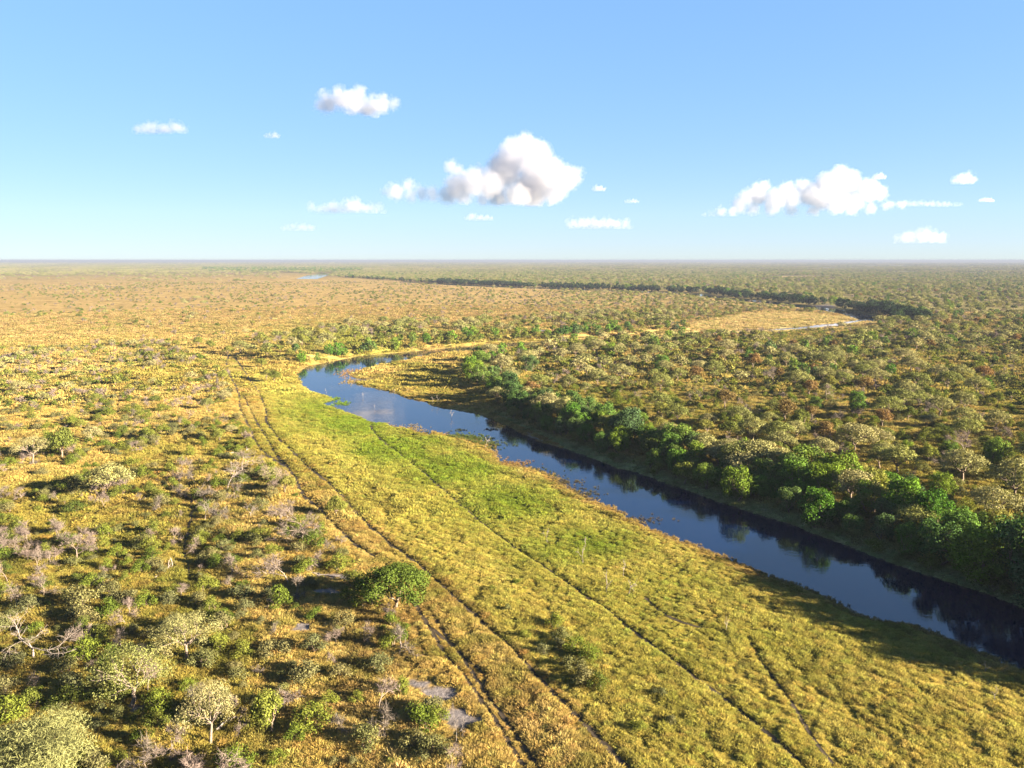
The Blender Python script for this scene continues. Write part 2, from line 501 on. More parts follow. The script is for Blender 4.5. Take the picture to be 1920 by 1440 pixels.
tracks = {
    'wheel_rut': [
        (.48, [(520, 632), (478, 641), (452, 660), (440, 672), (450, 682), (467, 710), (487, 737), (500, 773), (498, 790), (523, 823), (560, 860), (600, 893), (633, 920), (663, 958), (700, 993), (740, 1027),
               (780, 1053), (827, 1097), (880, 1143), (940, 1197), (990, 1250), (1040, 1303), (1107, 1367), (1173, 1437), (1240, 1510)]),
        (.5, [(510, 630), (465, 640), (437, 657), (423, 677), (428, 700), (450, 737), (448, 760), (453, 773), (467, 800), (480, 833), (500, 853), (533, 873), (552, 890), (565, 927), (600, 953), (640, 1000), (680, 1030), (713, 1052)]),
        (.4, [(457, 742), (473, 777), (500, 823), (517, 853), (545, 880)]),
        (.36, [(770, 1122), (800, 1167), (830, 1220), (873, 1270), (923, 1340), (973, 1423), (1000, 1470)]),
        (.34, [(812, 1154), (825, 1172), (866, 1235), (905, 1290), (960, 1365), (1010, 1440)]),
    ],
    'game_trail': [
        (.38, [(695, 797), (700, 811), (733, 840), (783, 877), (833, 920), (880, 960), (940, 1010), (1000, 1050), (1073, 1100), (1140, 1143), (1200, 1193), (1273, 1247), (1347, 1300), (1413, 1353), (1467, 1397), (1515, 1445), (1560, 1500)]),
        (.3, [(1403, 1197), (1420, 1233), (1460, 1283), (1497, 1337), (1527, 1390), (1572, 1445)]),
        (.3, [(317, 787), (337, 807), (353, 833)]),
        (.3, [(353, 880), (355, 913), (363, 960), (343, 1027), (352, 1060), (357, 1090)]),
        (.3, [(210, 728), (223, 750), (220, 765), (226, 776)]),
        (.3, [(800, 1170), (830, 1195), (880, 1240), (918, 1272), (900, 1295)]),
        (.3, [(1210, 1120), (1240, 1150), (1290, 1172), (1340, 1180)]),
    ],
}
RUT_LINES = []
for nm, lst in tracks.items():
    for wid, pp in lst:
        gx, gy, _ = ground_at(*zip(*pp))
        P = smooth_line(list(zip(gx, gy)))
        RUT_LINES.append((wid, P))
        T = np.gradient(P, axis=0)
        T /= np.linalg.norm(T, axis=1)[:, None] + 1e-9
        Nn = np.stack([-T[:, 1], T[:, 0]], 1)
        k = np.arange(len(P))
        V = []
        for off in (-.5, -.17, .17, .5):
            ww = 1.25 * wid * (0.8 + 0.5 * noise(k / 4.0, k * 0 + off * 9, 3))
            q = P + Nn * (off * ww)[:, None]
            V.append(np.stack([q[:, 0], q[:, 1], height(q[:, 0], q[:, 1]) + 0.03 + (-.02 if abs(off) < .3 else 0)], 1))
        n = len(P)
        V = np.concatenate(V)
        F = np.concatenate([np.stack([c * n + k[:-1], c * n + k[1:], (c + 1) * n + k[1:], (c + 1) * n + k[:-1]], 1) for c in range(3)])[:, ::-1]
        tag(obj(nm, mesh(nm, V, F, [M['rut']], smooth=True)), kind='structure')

def rut_dist(x, y):
    d = np.full(len(x), 99.0)
    m = np.hypot(x, y) < 420
    if m.any():
        dd = np.full(m.sum(), 99.0)
        for wid, P in RUT_LINES:
            Q = P[::2]
            lo, hi = Q.min(0) - 2, Q.max(0) + 2
            k = np.where((x[m] > lo[0]) & (x[m] < hi[0]) & (y[m] > lo[1]) & (y[m] < hi[1]))[0]
            if len(k):
                dd[k] = np.minimum(dd[k], seg_dist(Q.tolist(), x[m][k], y[m][k], False) - wid * .5)
        d[m] = dd
    return d

# ------------------------------------------------------------------ plant building
def tubes(segs, sides=5):
    """Tapered limb pieces (p0, p1, r0, r1) -> vertices, quads."""
    n = len(segs)
    A = np.array([s[0] for s in segs]); B = np.array([s[1] for s in segs])
    r0 = np.array([s[2] for s in segs]); r1 = np.array([s[3] for s in segs])
    D = B - A
    D /= np.linalg.norm(D, axis=1)[:, None] + 1e-9
    up = np.where(np.abs(D[:, 2:3]) > .9, np.array([[1., 0, 0]]), np.array([[0, 0, 1.]]))
    U = np.cross(D, up); U /= np.linalg.norm(U, axis=1)[:, None] + 1e-9
    W = np.cross(D, U)
    V = np.zeros((n, 2, sides, 3))
    for k in range(sides):
        t = 2 * math.pi * k / sides
        e = U * math.cos(t) + W * math.sin(t)
        V[:, 0, k] = A + e * r0[:, None]
        V[:, 1, k] = B + e * r1[:, None]
    base = (np.arange(n) * 2 * sides)[:, None]
    k = np.arange(sides)
    F = np.stack([base + k, base + (k + 1) % sides, base + sides + (k + 1) % sides, base + sides + k], 2).reshape(-1, 4)
    return V.reshape(-1, 3), F

def limb(p, q, r0, r1, r, bend=.12, n=3):
    """A crooked limb of n pieces from p to q."""
    p, q = np.array(p, float), np.array(q, float)
    L = np.linalg.norm(q - p)
    pts = [p]
    for k in range(1, n):
        t = k / n
        pts.append(p + (q - p) * t + r.normal(0, bend * L / n, 3) * np.array([1, 1, .7]))
    pts.append(q)
    rad = np.linspace(r0, r1, n + 1)
    return [(pts[k], pts[k + 1], rad[k], rad[k + 1]) for k in range(n)]

def leaves(P, Nrm, size, r, aspect=.55, jitter=.7):
    """Leaf faces (bent diamonds of two triangles) at P, turned roughly to Nrm."""
    n = len(P)
    Nv = Nrm + r.normal(0, jitter, (n, 3))
    Nv /= np.linalg.norm(Nv, axis=1)[:, None] + 1e-9
    T = np.cross(Nv, r.normal(0, 1, (n, 3)))
    T /= np.linalg.norm(T, axis=1)[:, None] + 1e-9
    B = np.cross(Nv, T)
    s = (size * r.uniform(.6, 1.35, n))[:, None]
    V = np.stack([P - T * s * .5, P + B * s * aspect * .5 + Nv * s * .12, P + T * s * .5, P - B * s * aspect * .5 + Nv * s * .12], 1).reshape(-1, 3)
    b = np.arange(n) * 4
    F = np.stack([b, b + 1, b + 2, b + 3], 1)
    lv = np.repeat(r.uniform(0, 1, n), 1)
    return V, F, lv

def puff_leaves(puffs, n_total, size, r, aspect=.55, inner=.35, jitter=.7, top=.25):
    vol = np.array([p[3] * p[4] for p in puffs])
    cnt = np.maximum(4, (n_total * vol / vol.sum()).astype(int))
    PP, NN = [], []
    for (x, y, z, rh, rv), c in zip(puffs, cnt):
        d = r.normal(0, 1, (c, 3)); d /= np.linalg.norm(d, axis=1)[:, None]
        d[:, 2] = np.where(r.random(c) < top, np.abs(d[:, 2]), d[:, 2])
        rad = np.where(r.random(c) < inner, r.uniform(.2, .9, c), r.uniform(.82, 1.12, c))
        PP.append(np.array([x, y, z]) + d * rad[:, None] * np.array([rh, rh, rv]))
        NN.append(d * np.array([1, 1, rh / rv]))
    P, Nn = np.concatenate(PP), np.concatenate(NN)
    Nn /= np.linalg.norm(Nn, axis=1)[:, None] + 1e-9
    return leaves(P, Nn, size, r, aspect, jitter)

def leaf_mesh(name, V, F, lv, m):
    return mesh(name, V, F, [m], attr={'lv': ('FLOAT', 'FACE', lv)})

def crown_puffs(style, r, H, W):
    """Leaf masses of a crown H tall and W wide overall."""
    out = []
    if style == 'umbrella':
        n = int(r.integers(15, 22))
        for k in range(n):
            a = k * 2.4 + r.uniform(-.4, .4); q = math.sqrt((k + .5) / n) * .44 * W
            z = H * (.84 - .34 * (q / (.44 * W)) ** 2) + r.normal(0, .035 * H)
            s = W * r.uniform(.11, .18)
            out.append((q * math.cos(a), q * math.sin(a), z, s, s * .62))
        for k in range(5):
            a = r.uniform(0, 6.3); q = r.uniform(.2, .42) * W
            out.append((q * math.cos(a), q * math.sin(a), H * r.uniform(.45, .6), W * r.uniform(.06, .10), W * .05))
    elif style == 'round':
        n = int(r.integers(15, 21))
        for k in range(n):
            d = r.normal(0, 1, 3); d /= np.linalg.norm(d); d[2] = abs(d[2]) * 1.0 - .25
            s = W * r.uniform(.13, .2)
            q = .34 * W
            out.append((d[0] * q, d[1] * q, H * .52 + d[2] * H * .36, s, s * .8))
        out.append((0, 0, H * .6, W * .25, H * .2))
    elif style == 'billow':
        n = int(r.integers(20, 27))
        for k in range(n):
            d = r.normal(0, 1, 3); d /= np.linalg.norm(d)
            s = W * r.uniform(.11, .18)
            zz = .5 + .36 * d[2]
            q = .37 * W * (1.0 if zz < .6 else .9)
            out.append((d[0] * q, d[1] * q, H * zz, s, s * .95))
        out.append((0, 0, H * .45, W * .28, H * .3))
    elif style == 'shrub':
        n = int(r.integers(8, 13))
        for k in range(n):
            a = r.uniform(0, 6.3); q = W * .36 * math.sqrt(r.random())
            s = W * r.uniform(.13, .22)
            z = max(s * .5, H * (.75 - .5 * (q / (.36 * W)) ** 1.5) * r.uniform(.6, 1.1))
            out.append((q * math.cos(a), q * math.sin(a), z, s, s * .8))
    return out

def skeleton(puffs, r, H, fork, r_trunk, lean=.06, stems=1):
    segs = []
    forks = []
    for s in range(stems):
        a = r.uniform(0, 6.3)
        off = 0 if stems == 1 else .12 * H
        f = np.array([math.cos(a) * (lean * H + off), math.sin(a) * (lean * H + off), fork * H])
        b = np.array([0, 0, -.25])
        segs += limb(b, f, r_trunk * 1.15, r_trunk * .75, r, .10, 4)
        forks.append(f)
    groups = {}
    for p in puffs:
        c = np.array(p[:3])
        k = int(((math.atan2(c[1], c[0]) + math.pi) / (2 * math.pi)) * 5) % 5
        groups.setdefault(k, []).append(p)
    for k, g in groups.items():
        c = np.mean([p[:3] for p in g], axis=0)
        f = forks[int(np.argmin([np.linalg.norm(c[:2] - q[:2]) for q in forks]))]
        mid = f + (c - f) * .55 + np.array([0, 0, -.02 * H])
        segs += limb(f, mid, r_trunk * .6, r_trunk * .36, r, .2, 3)
        for p in g:
            segs += limb(mid, np.array(p[:3]), r_trunk * .3, r_trunk * .1, r, .22, 3)
    return segs

def grow_dead(r, p, d, L, rad, depth, segs, tips, spread=.75, up=.12):
    n = 3
    for k in range(n):
        d = d + r.normal(0, .16, 3); d /= np.linalg.norm(d)
        q = p + d * L / n
        segs.append((p, q, rad * (1 - .25 * k / n), rad * (1 - .25 * (k + 1) / n)))
        p = q
        if depth > 0 and k > 0 and r.random() < .45:
            e = d + r.normal(0, spread, 3); e /= np.linalg.norm(e)
            grow_dead(r, p, e, L * .5, rad * .45, depth - 1, segs, tips, spread, up)
    if depth == 0:
        tips.append((p, d))
        return
    for k in range(int(r.integers(2, 4))):
        e = d + r.normal(0, spread, 3) + np.array([0, 0, up]); e /= np.linalg.norm(e)
        grow_dead(r, p, e, L * r.uniform(.62, .85), rad * .62, depth - 1, segs, tips, spread, up)

def twig_spray(tips, r, per, length, wid, jit=.8):
    P, D = np.array([t[0] for t in tips]), np.array([t[1] for t in tips])
    P, D = np.repeat(P, per, 0), np.repeat(D, per, 0)
    n = len(P)
    E = D + r.normal(0, jit, (n, 3)); E /= np.linalg.norm(E, axis=1)[:, None]
    s = length * r.uniform(.5, 1.3, n)[:, None]
    P = P - D * length * .4 * r.random((n, 1)) + r.normal(0, length * .2, (n, 3))
    X = np.cross(E, r.normal(0, 1, (n, 3))); X /= np.linalg.norm(X, axis=1)[:, None] + 1e-9
    V = np.stack([P - X * wid, P + X * wid, P + E * s], 1).reshape(-1, 3)
    F = np.arange(3 * n).reshape(-1, 3)
    return V, F, r.uniform(0, 1, n)

LIB = {}
SPLIT = {}      # trunk mesh name -> (trunk alone, branches alone)
def norm_h(H):
    return 1.0 / H
def make_leafy(kind, style, H, W, fork, rt, n_leaf, size, matk, seed, stems=1, bk='bark', aspect=.55, sides=5, jitter=.45):
    r = np.random.default_rng(seed)
    pf = crown_puffs(style, r, H, W)
    V, F, lv = puff_leaves(pf, n_leaf, size, r, aspect, jitter=jitter)
    cm = leaf_mesh('crown', V, F, lv, M[matk])
    sk = skeleton(pf, r, H, fork, rt, stems=stems)
    tv, tf = tubes(sk, sides)
    tm = mesh('trunk', tv, tf, [M[bk]], smooth=True)
    SPLIT[tm.name] = (mesh('trunk', *tubes(sk[:4 * stems], sides), [M[bk]], smooth=True), mesh('branches', *tubes(sk[4 * stems:], sides), [M[bk]], smooth=True))
    return tm, cm, H, W

def make_bare(seed, H, depth, per, wid, bk='palebark', length=.55, matk='twig'):
    r = np.random.default_rng(seed)
    segs, tips = [], []
    p = np.array([0, 0, -.2]); d = np.array([r.normal(0, .08), r.normal(0, .08), 1.])
    grow_dead(r, p, d, H * .36, .045 * H * .42, depth, segs, tips, .6, .18)
    tv, tf = tubes(segs, 4)
    k = H / max(tv[:, 2].max(), .1)
    tv = tv * k
    tips = [(t[0] * k, t[1]) for t in tips]
    tm = mesh('trunk', tv, tf, [M[bk]], smooth=True)
    SPLIT[tm.name] = (mesh('trunk', tv[:24], tf[:12], [M[bk]], smooth=True), mesh('branches', tv[24:], tf[12:] - 24, [M[bk]], smooth=True))
    cm = None
    if per:
        V, F, lv = twig_spray(tips, r, per, length, wid)
        cm = leaf_mesh('twigs', V, F, lv, M[matk])
        W = np.ptp(V[:, 0])
    else:
        W = np.ptp(tv[:, 0])
    return tm, cm, H, W

for k in range(5):
    s = 100 + k
    LIB.setdefault('acacia', []).append(make_leafy('acacia', 'umbrella', 6.2, 7.4, .26, .2, 4200, .27, 'acacia', s))
    LIB.setdefault('round', []).append(make_leafy('round', 'round', 5.0, 5.4, .22, .17, 3200, .27, 'round', s + 10))
    LIB.setdefault('river', []).append(make_leafy('river', 'billow', 6.5, 6.0, .15, .18, 4600, .30, 'river', s + 20, stems=2))
    LIB.setdefault('green', []).append(make_leafy('green', 'shrub', 1.7, 2.4, .12, .05, 1500, .125, 'green', s + 40, stems=3, sides=4))
    LIB.setdefault('olive', []).append(make_leafy('olive', 'shrub', 1.5, 2.2, .12, .05, 1400, .12, 'olive', s + 50, stems=3, sides=4))
for k in range(3):
    s = 200 + k
    LIB.setdefault('brown', []).append(make_leafy('brown', 'round', 5.5, 5.2, .25, .17, 2200, .30, 'brown', s))
    LIB.setdefault('bare', []).append(make_bare(s + 10, 5.0, 4, 9, .018))
    LIB.setdefault('twiggy', []).append(make_bare(s + 20, 1.6, 3, 14, .012, length=.4))
    LIB.setdefault('dead', []).append(make_bare(s + 30, 6.0, 5, 0, .012, 'dead', .6))
    LIB.setdefault('snag', []).append(make_bare(s + 40, 3.0, 2, 0, .02, 'dead', .5))
# light versions for far plants
for k in range(4):
    s = 300 + k
    LIB.setdefault('acacia_far', []).append(make_leafy('a', 'umbrella', 6.0, 8.0, .28, .2, 420, .8, 'acacia', s, sides=3))
    LIB.setdefault('round_far', []).append(make_leafy('r', 'round', 5.0, 5.4, .22, .17, 380, .7, 'round', s + 10, sides=3))
    LIB.setdefault('river_far', []).append(make_leafy('v', 'billow', 6.5, 6.0, .15, .18, 460, .8, 'river', s + 20, sides=3))
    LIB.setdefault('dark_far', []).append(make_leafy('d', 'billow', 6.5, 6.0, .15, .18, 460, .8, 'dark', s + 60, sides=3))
    LIB.setdefault('green_far', []).append(make_leafy('g', 'shrub', 1.7, 2.4, .12, .05, 160, .38, 'green', s + 30, sides=3))
    LIB.setdefault('olive_far', []).append(make_leafy('o', 'shrub', 1.5, 2.2, .12, .05, 140, .36, 'olive', s + 40, sides=3))
for k in range(2):
    LIB.setdefault('brown_far', []).append(make_leafy('b', 'round', 5.5, 5.2, .25, .17, 330, .75, 'brown', 350 + k, sides=3))
    LIB.setdefault('bare_far', []).append(make_bare(360 + k, 5.0, 3, 14, .035, length=.9))
    LIB.setdefault('twiggy_far', []).append(make_bare(370 + k, 1.6, 2, 16, .03, length=.5))

def join_meshes(name, parts):
    """parts: (mesh, scale, offset, rotz) -> one mesh with its materials."""
    Vs, Fs, mats, mi, lv, b = [], [], [], [], [], 0
    for me, sc, off, rz in parts:
        if me is None:
            continue
        n = len(me.vertices)
        co = np.zeros(n * 3, np.float32); me.vertices.foreach_get('co', co); co = co.reshape(-1, 3) * sc
        c, s = math.cos(rz), math.sin(rz)
        co = np.stack([co[:, 0] * c - co[:, 1] * s, co[:, 0] * s + co[:, 1] * c, co[:, 2]], 1) + np.array(off)
        Vs.append(co)
        m = me.materials[0]
        if m not in mats:
            mats.append(m)
        a = me.attributes.get('lv')
        for i, p in enumerate(me.polygons):
            Fs.append([v + b for v in p.vertices])
        np_ = len(me.polygons)
        mi += [mats.index(m)] * np_
        t = np.full(np_, .5, np.float32)
        if a:
            a.data.foreach_get('value', t)
        lv.append(t)
        b += n
    return mesh(name, np.concatenate(Vs), Fs, mats, mi, attr={'lv': ('FLOAT', 'FACE', np.concatenate(lv))})

JOINED = {}
def joined(kind):
    if kind not in JOINED:
        JOINED[kind] = [bpy.data.objects.new('%s_%02d' % (kind, i), join_meshes(kind, [(t, 1, (0, 0, 0), 0), (c, 1, (0, 0, 0), 0)])) for i, (t, c, H, W) in enumerate(LIB[kind])]
    return JOINED[kind]

# ------------------------------------------------------------------ scattering of uncountable cover
def scatter(name, protos, P, rotz, scl, idx, tint=None, tilt=None, label=None, cat=None):
    n = len(P)
    me = bpy.data.meshes.new(name)
    me.vertices.add(n)
    me.vertices.foreach_set('co', np.asarray(P, np.float32).ravel())
    def at(nme, typ, data, key):
        a = me.attributes.new(nme, typ, 'POINT')
        a.data.foreach_set(key, data)
    rot = np.zeros((n, 3), np.float32); rot[:, 2] = rotz
    if tilt is not None:
        rot[:, :2] = tilt
    at('rot', 'FLOAT_VECTOR', rot.ravel(), 'vector')
    scl = np.asarray(scl, np.float32)
    if scl.ndim == 1:
        scl = np.repeat(scl[:, None], 3, 1)
    at('scl', 'FLOAT_VECTOR', np.ascontiguousarray(scl).ravel(), 'vector')
    at('idx', 'INT', np.asarray(idx, np.int32), 'value')
    if tint is not None:
        at('tint', 'FLOAT_COLOR', np.concatenate([tint * ALB, np.ones((n, 1))], 1).astype(np.float32).ravel(), 'color')
    col = bpy.data.collections.new(name + '_kinds')
    for i, p in enumerate(protos):
        q = bpy.data.objects.new('k%03d' % i + name, p.data if hasattr(p, 'data') else p)
        col.objects.link(q)
    g = bpy.data.node_groups.new(name, 'GeometryNodeTree')
    g.interface.new_socket('Geometry', in_out='INPUT', socket_type='NodeSocketGeometry')
    g.interface.new_socket('Geometry', in_out='OUTPUT', socket_type='NodeSocketGeometry')
    gi, go = g.nodes.new('NodeGroupInput'), g.nodes.new('NodeGroupOutput')
    ip, ci = g.nodes.new('GeometryNodeInstanceOnPoints'), g.nodes.new('GeometryNodeCollectionInfo')
    ci.inputs['Collection'].default_value = col
    ci.inputs['Separate Children'].default_value = True
    ci.inputs['Reset Children'].default_value = True
    ip.inputs['Pick Instance'].default_value = True
    def na(nme, typ):
        q = g.nodes.new('GeometryNodeInputNamedAttribute'); q.data_type = typ; q.inputs['Name'].default_value = nme
        return [s for s in q.outputs if s.enabled and s.name == 'Attribute'][0]
    g.links.new(gi.outputs[0], ip.inputs['Points'])
    g.links.new(ci.outputs[0], ip.inputs['Instance'])
    g.links.new(na('idx', 'INT'), ip.inputs['Instance Index'])
    g.links.new(na('rot', 'FLOAT_VECTOR'), ip.inputs['Rotation'])
    g.links.new(na('scl', 'FLOAT_VECTOR'), ip.inputs['Scale'])
    g.links.new(ip.outputs[0], go.inputs[0])
    o = obj(name, me)
    md = o.modifiers.new('scatter', 'NODES'); md.node_group = g
    tag(o, label, cat, kind='stuff')
    return o

def sector(n, r0, r1, a0=-37, a1=37):
    """Random ground points between two ranges in front of the viewpoint."""
    r = np.sqrt(rng.uniform(r0 * r0, r1 * r1, n))
    t = np.radians(rng.uniform(a0, a1, n))
    return r * np.sin(t), r * np.cos(t)

# ---- grass tufts
def tuft(seed, n, h, spread, wid):
    r = np.random.default_rng(seed)
    a = r.uniform(0, 6.283, n); q = spread * np.sqrt(r.random(n))
    P = np.stack([q * np.cos(a), q * np.sin(a), np.full(n, -.05)], 1)
    lean = r.normal(0, .32, (n, 2)) + np.stack([np.cos(a), np.sin(a)], 1) * .35
    hh = h * r.uniform(.45, 1.15, n)
    T = P + np.stack([lean[:, 0] * hh, lean[:, 1] * hh, hh], 1)
    Mi = P * .45 + T * .55 + np.stack([-lean[:, 0] * hh * .12, -lean[:, 1] * hh * .12, hh * .1], 1)
    b = r.uniform(0, 6.283, n)
    X = np.stack([np.cos(b), np.sin(b), np.zeros(n)], 1) * wid * r.uniform(.6, 1.3, (n, 1))
    V = np.stack([P - X * .5, P + X * .5, Mi + X * .6, T, Mi - X * .6], 1).reshape(-1, 3)
    base = (np.arange(n) * 5)[:, None]
    F = np.concatenate([base + np.array([0, 1, 2, 4]), ], 1)
    F2 = base + np.array([4, 2, 3])
    faces = [f for f in F.tolist()] + [f for f in F2.tolist()]
    lv = np.tile(r.uniform(0, 1, n), 2)
    return mesh('grass_tuft', V, faces, [M['grass']], attr={'lv': ('FLOAT', 'FACE', lv)})

def hummock(seed, n, R, h, length, wid):
    """A grass mound: short blades standing out of a low dome."""
    r = np.random.default_rng(seed)
    a = r.uniform(0, 6.283, n); q = np.sqrt(r.random(n))
    lob = 1 + .25 * np.sin(a * 3 + seed) + .15 * np.sin(a * 5 + 2 * seed)
    x, y = R * q * lob * np.cos(a), R * q * lob * np.sin(a)
    P = np.stack([x, y, h * np.sqrt(np.clip(1 - q * q, 0, 1)) * r.uniform(.45, 1, n) - .04], 1)
    D = np.stack([x / R * .8, y / R * .8, np.full(n, .9)], 1) + r.normal(0, .28, (n, 3))
    D /= np.linalg.norm(D, axis=1)[:, None]
    L = (length * r.uniform(.6, 1.4, n))[:, None]
    X = np.cross(D, r.normal(0, 1, (n, 3))); X /= np.linalg.norm(X, axis=1)[:, None] + 1e-9
    X *= wid * r.uniform(.6, 1.3, (n, 1))
    T = P + D * L - np.array([0, 0, 1]) * L * .25
    B = P - D * L * .8
    V = np.stack([B, P + X * .5, T, P - X * .5], 1).reshape(-1, 3)
    F = np.arange(4 * n).reshape(-1, 4)
    return mesh('grass_tuft', V, F, [M['grass']], attr={'lv': ('FLOAT', 'FACE', r.uniform(0, 1, n))})

near_tufts = [hummock(400 + i, 190, .5, .30, .17, .036) for i in range(4)] + [tuft(405 + i, 90, .2, .45, .03) for i in range(3)]
mid_tufts = [hummock(410 + i, 150, .8, .36, .24, .07) for i in range(4)] + [tuft(415 + i, 80, .26, .75, .06) for i in range(2)]
far_tufts = [hummock(420 + i, 70, 1.9, .5, .55, .26) for i in range(3)] + [tuft(425 + i, 46, .42, 1.7, .20) for i in range(2)]

def grass(name, tufts, n, r0, r1, R, clr, s0, s1, label, a=38):
    x, y = sector(n, r0, r1, -a, a)
    d = water_dist(x, y)
    rd = rut_dist(x, y)
    nz = fbm(x / 2.2, y / 2.2, 81, 3)
    px, py, _ = project(x, y)
    nb = fbm(.88 * x / 5 + .48 * y / 5, .48 * x / 13 - .88 * y / 13, 83, 3)
    keep = (nb > rng.uniform(.05, .5, n)) & (d > .15) & (rd > clr) & (sandy(x, y) < .35) & (nz > rng.uniform(.18, .55, n)) & (px > -160) & (px < 2080)
    x, y, d, rd, nz, nb = x[keep], y[keep], d[keep], rd[keep], nz[keep], nb[keep]
    m = len(x)
    c = cover(x, y)
    c = c * rng.uniform(.8, 1.18, (m, 1)) * (1 + rng.normal(0, .05, (m, 3)))
    mw = inside(MEADOW_PX, *project(x, y)[:2])
    gs = sm(fbm(x / 3.1 + 40, y / 3.1, 91, 3), .5, .72)[:, None] * np.where(mw, .3, .55)[:, None]
    c = np.clip(c * (1 - gs) + np.array([.125, .14, .024]) * gs, 0, 1)
    s = rng.uniform(s0, s1, m) * (.35 + .55 * nz + .75 * nb) * (1 - .45 * sm(-d, -6, 0))
    s = s * np.where(mw, .82, 1.0)
    s = np.minimum(s, np.maximum(.24, (rd + .1) / R))
    scatter(name, tufts, np.stack([x, y, height(x, y)], 1), rng.uniform(0, 6.28, m), np.stack([s, s, s * rng.uniform(.8, 1.25, m)], 1),
            rng.integers(0, len(tufts), m), c, label=label, cat='grass')

grass('grass', near_tufts, 105000, 50, 118, .5, .16, .6, 1.5, 'golden and olive grass tufts covering the near meadow and savanna')
grass('grass', mid_tufts, 100000, 116, 250, .8, .3, .8, 1.5, 'yellow and green grass tufts around the pool and middle meadow')
grass('grass', far_tufts, 75000, 245, 700, 1.8, .5, .8, 1.5, 'dry golden grass of the plain beyond the pool', 40)

# ------------------------------------------------------------------ plants: surveyed ones first, then scattered
PLANTS = []      # dicts: kind, x, y, z, s (scale), rz, var, label, fixed

def spec(kind, px, py, hpx, label=None, cat=None, name=None, var=None, wide=1.0, rz=None, tall=1.0):
    """A plant whose foot is seen at (px, py) and whose height spans hpx photo pixels."""
    x, y, z = [float(v[0]) for v in ground_at(px, py)]
    f = float(project(x, y, z)[2])
    lib = LIB[kind]
    v = int(rng.integers(0, len(lib))) if var is None else var
    Hm = hpx * f / FPX / 0.97
    PLANTS.append(dict(kind=kind, x=x, y=y, z=z, s=Hm / lib[v][2], rz=float(rng.uniform(0, 6.28)) if rz is None else rz, var=v, label=label, cat=cat, name=name, wide=wide, fixed=True))

exec_heroes = True
# -- left savanna and the track
LIB['hero_tree'] = [make_leafy('h', 'umbrella', 5.0, 7.4, .12, .2, 11000, .22, 'shade', 501, bk='bark', stems=1)]
LIB['airy_tree'] = [make_leafy('h', 'umbrella', 6.0, 7.6, .30, .2, 5200, .15, 'acacia', 510 + i, bk='palebark') for i in range(3)]
LIB['feather_tree'] = [make_leafy('h', 'round', 6.5, 9.0, .2, .2, 17000, .34, 'feather', 520, aspect=.15, jitter=.5)]
spec('hero_tree', 740, 1141, 84, 'dense dark green umbrella tree standing right beside the wheel rut', 'tree', 'umbrella_tree', wide=1.05)
spec('dead', 64, 1236, 92, 'large bleached dead tree with long drooping limbs at the left edge', 'dead tree', 'dead_tree', var=2, wide=1.7)
spec('airy_tree', 350, 1239, 96, 'thin-crowned thorn tree with dark forked trunk in the lower left thicket', 'tree', 'thorn_tree', var=0)
spec('airy_tree', 247, 1326, 120, 'pale airy tree with a bent trunk above a bare sandy spot, lower left', 'tree', 'thorn_tree', var=1)
spec('airy_tree', 394, 1396, 134, 'tall grey half-dead tree with white lower branches near the bottom edge', 'tree', 'thorn_tree', var=2, wide=.62)
spec('round', 508, 1376, 92, 'small forked tree with bright sparse crown right of the half-dead tree', 'tree', 'forked_tree', wide=.75)
spec('feather_tree', 92, 1492, 160, 'big pale feathery-crowned tree filling the bottom left corner', 'tree', 'feathery_tree')
spec('olive', 150, 1146, 56, 'rounded pale green shrub above the bleached dead tree at far left', 'shrub', 'shrub')
spec('bare', 143, 1052, 54, 'bleached leafless bush above the rounded pale shrub on the left', 'bare tree', 'bare_tree', wide=1.2)
spec('acacia', 205, 932, 66, 'spreading grey-green thorn tree casting a long shadow to the left edge', 'tree', 'thorn_tree', var=1)
spec('round', 118, 860, 62, 'rounded grey-green tree near the left edge, right of a barer one', 'tree', 'rounded_tree', wide=.9)
spec('airy_tree', 62, 868, 56, 'sparse pale-trunked tree nearest the left edge in the middle distance', 'tree', 'thorn_tree', var=0)
spec('dead', 425, 917, 58, 'dead tree with upright white limbs left of the pink leafless trees', 'dead tree', 'dead_tree', var=1)
spec('dead', 385, 976, 48, 'dead white tree standing at a bend of the game trail', 'dead tree', 'dead_tree', var=2)
spec('dead', 470, 972, 30, 'small dark-shadowed dead sapling left of the pink leafless trees', 'dead tree', 'dead_tree', var=0)
spec('bare', 368, 908, 44, 'pinkish leafless bush at the left end of the bare tree group', 'bare tree', 'bare_tree', wide=1.1)
spec('bare', 456, 884, 40, 'pink leafless tree behind the bare group, beside a patch of pale sand', 'bare tree', 'bare_tree', wide=1.3)
spec('bare', 508, 925, 58, 'tall pink leafless tree at the wheel ruts, middle of the bare group', 'bare tree', 'bare_tree')
spec('round', 535, 925, 38, 'grey-green bushy tree squeezed between leafless trees beside the ruts', 'tree', 'rounded_tree')
spec('bare', 528, 988, 46, 'dense purple-grey leafless tree in shade left of the biggest bare tree', 'bare tree', 'bare_tree', wide=1.4)
spec('bare', 578, 1020, 82, 'biggest pinkish leafless tree, leaning over the lower ruts', 'bare tree', 'bare_tree', wide=1.2)
spec('round', 632, 968, 40, 'round grey-green bush right beside the main wheel rut', 'tree', 'rounded_tree')
spec('twiggy', 540, 1096, 50, 'dark leafless bush in its own shade above the bare sandy patch', 'shrub', 'bare_shrub', wide=1.6)
spec('dead', 856, 1392, 84, 'thin white dead sapling beside the bare sandy strip at the bottom', 'dead tree', 'dead_sapling', var=2, wide=.35)
spec('acacia', 450, 663, 26, None, None, None)
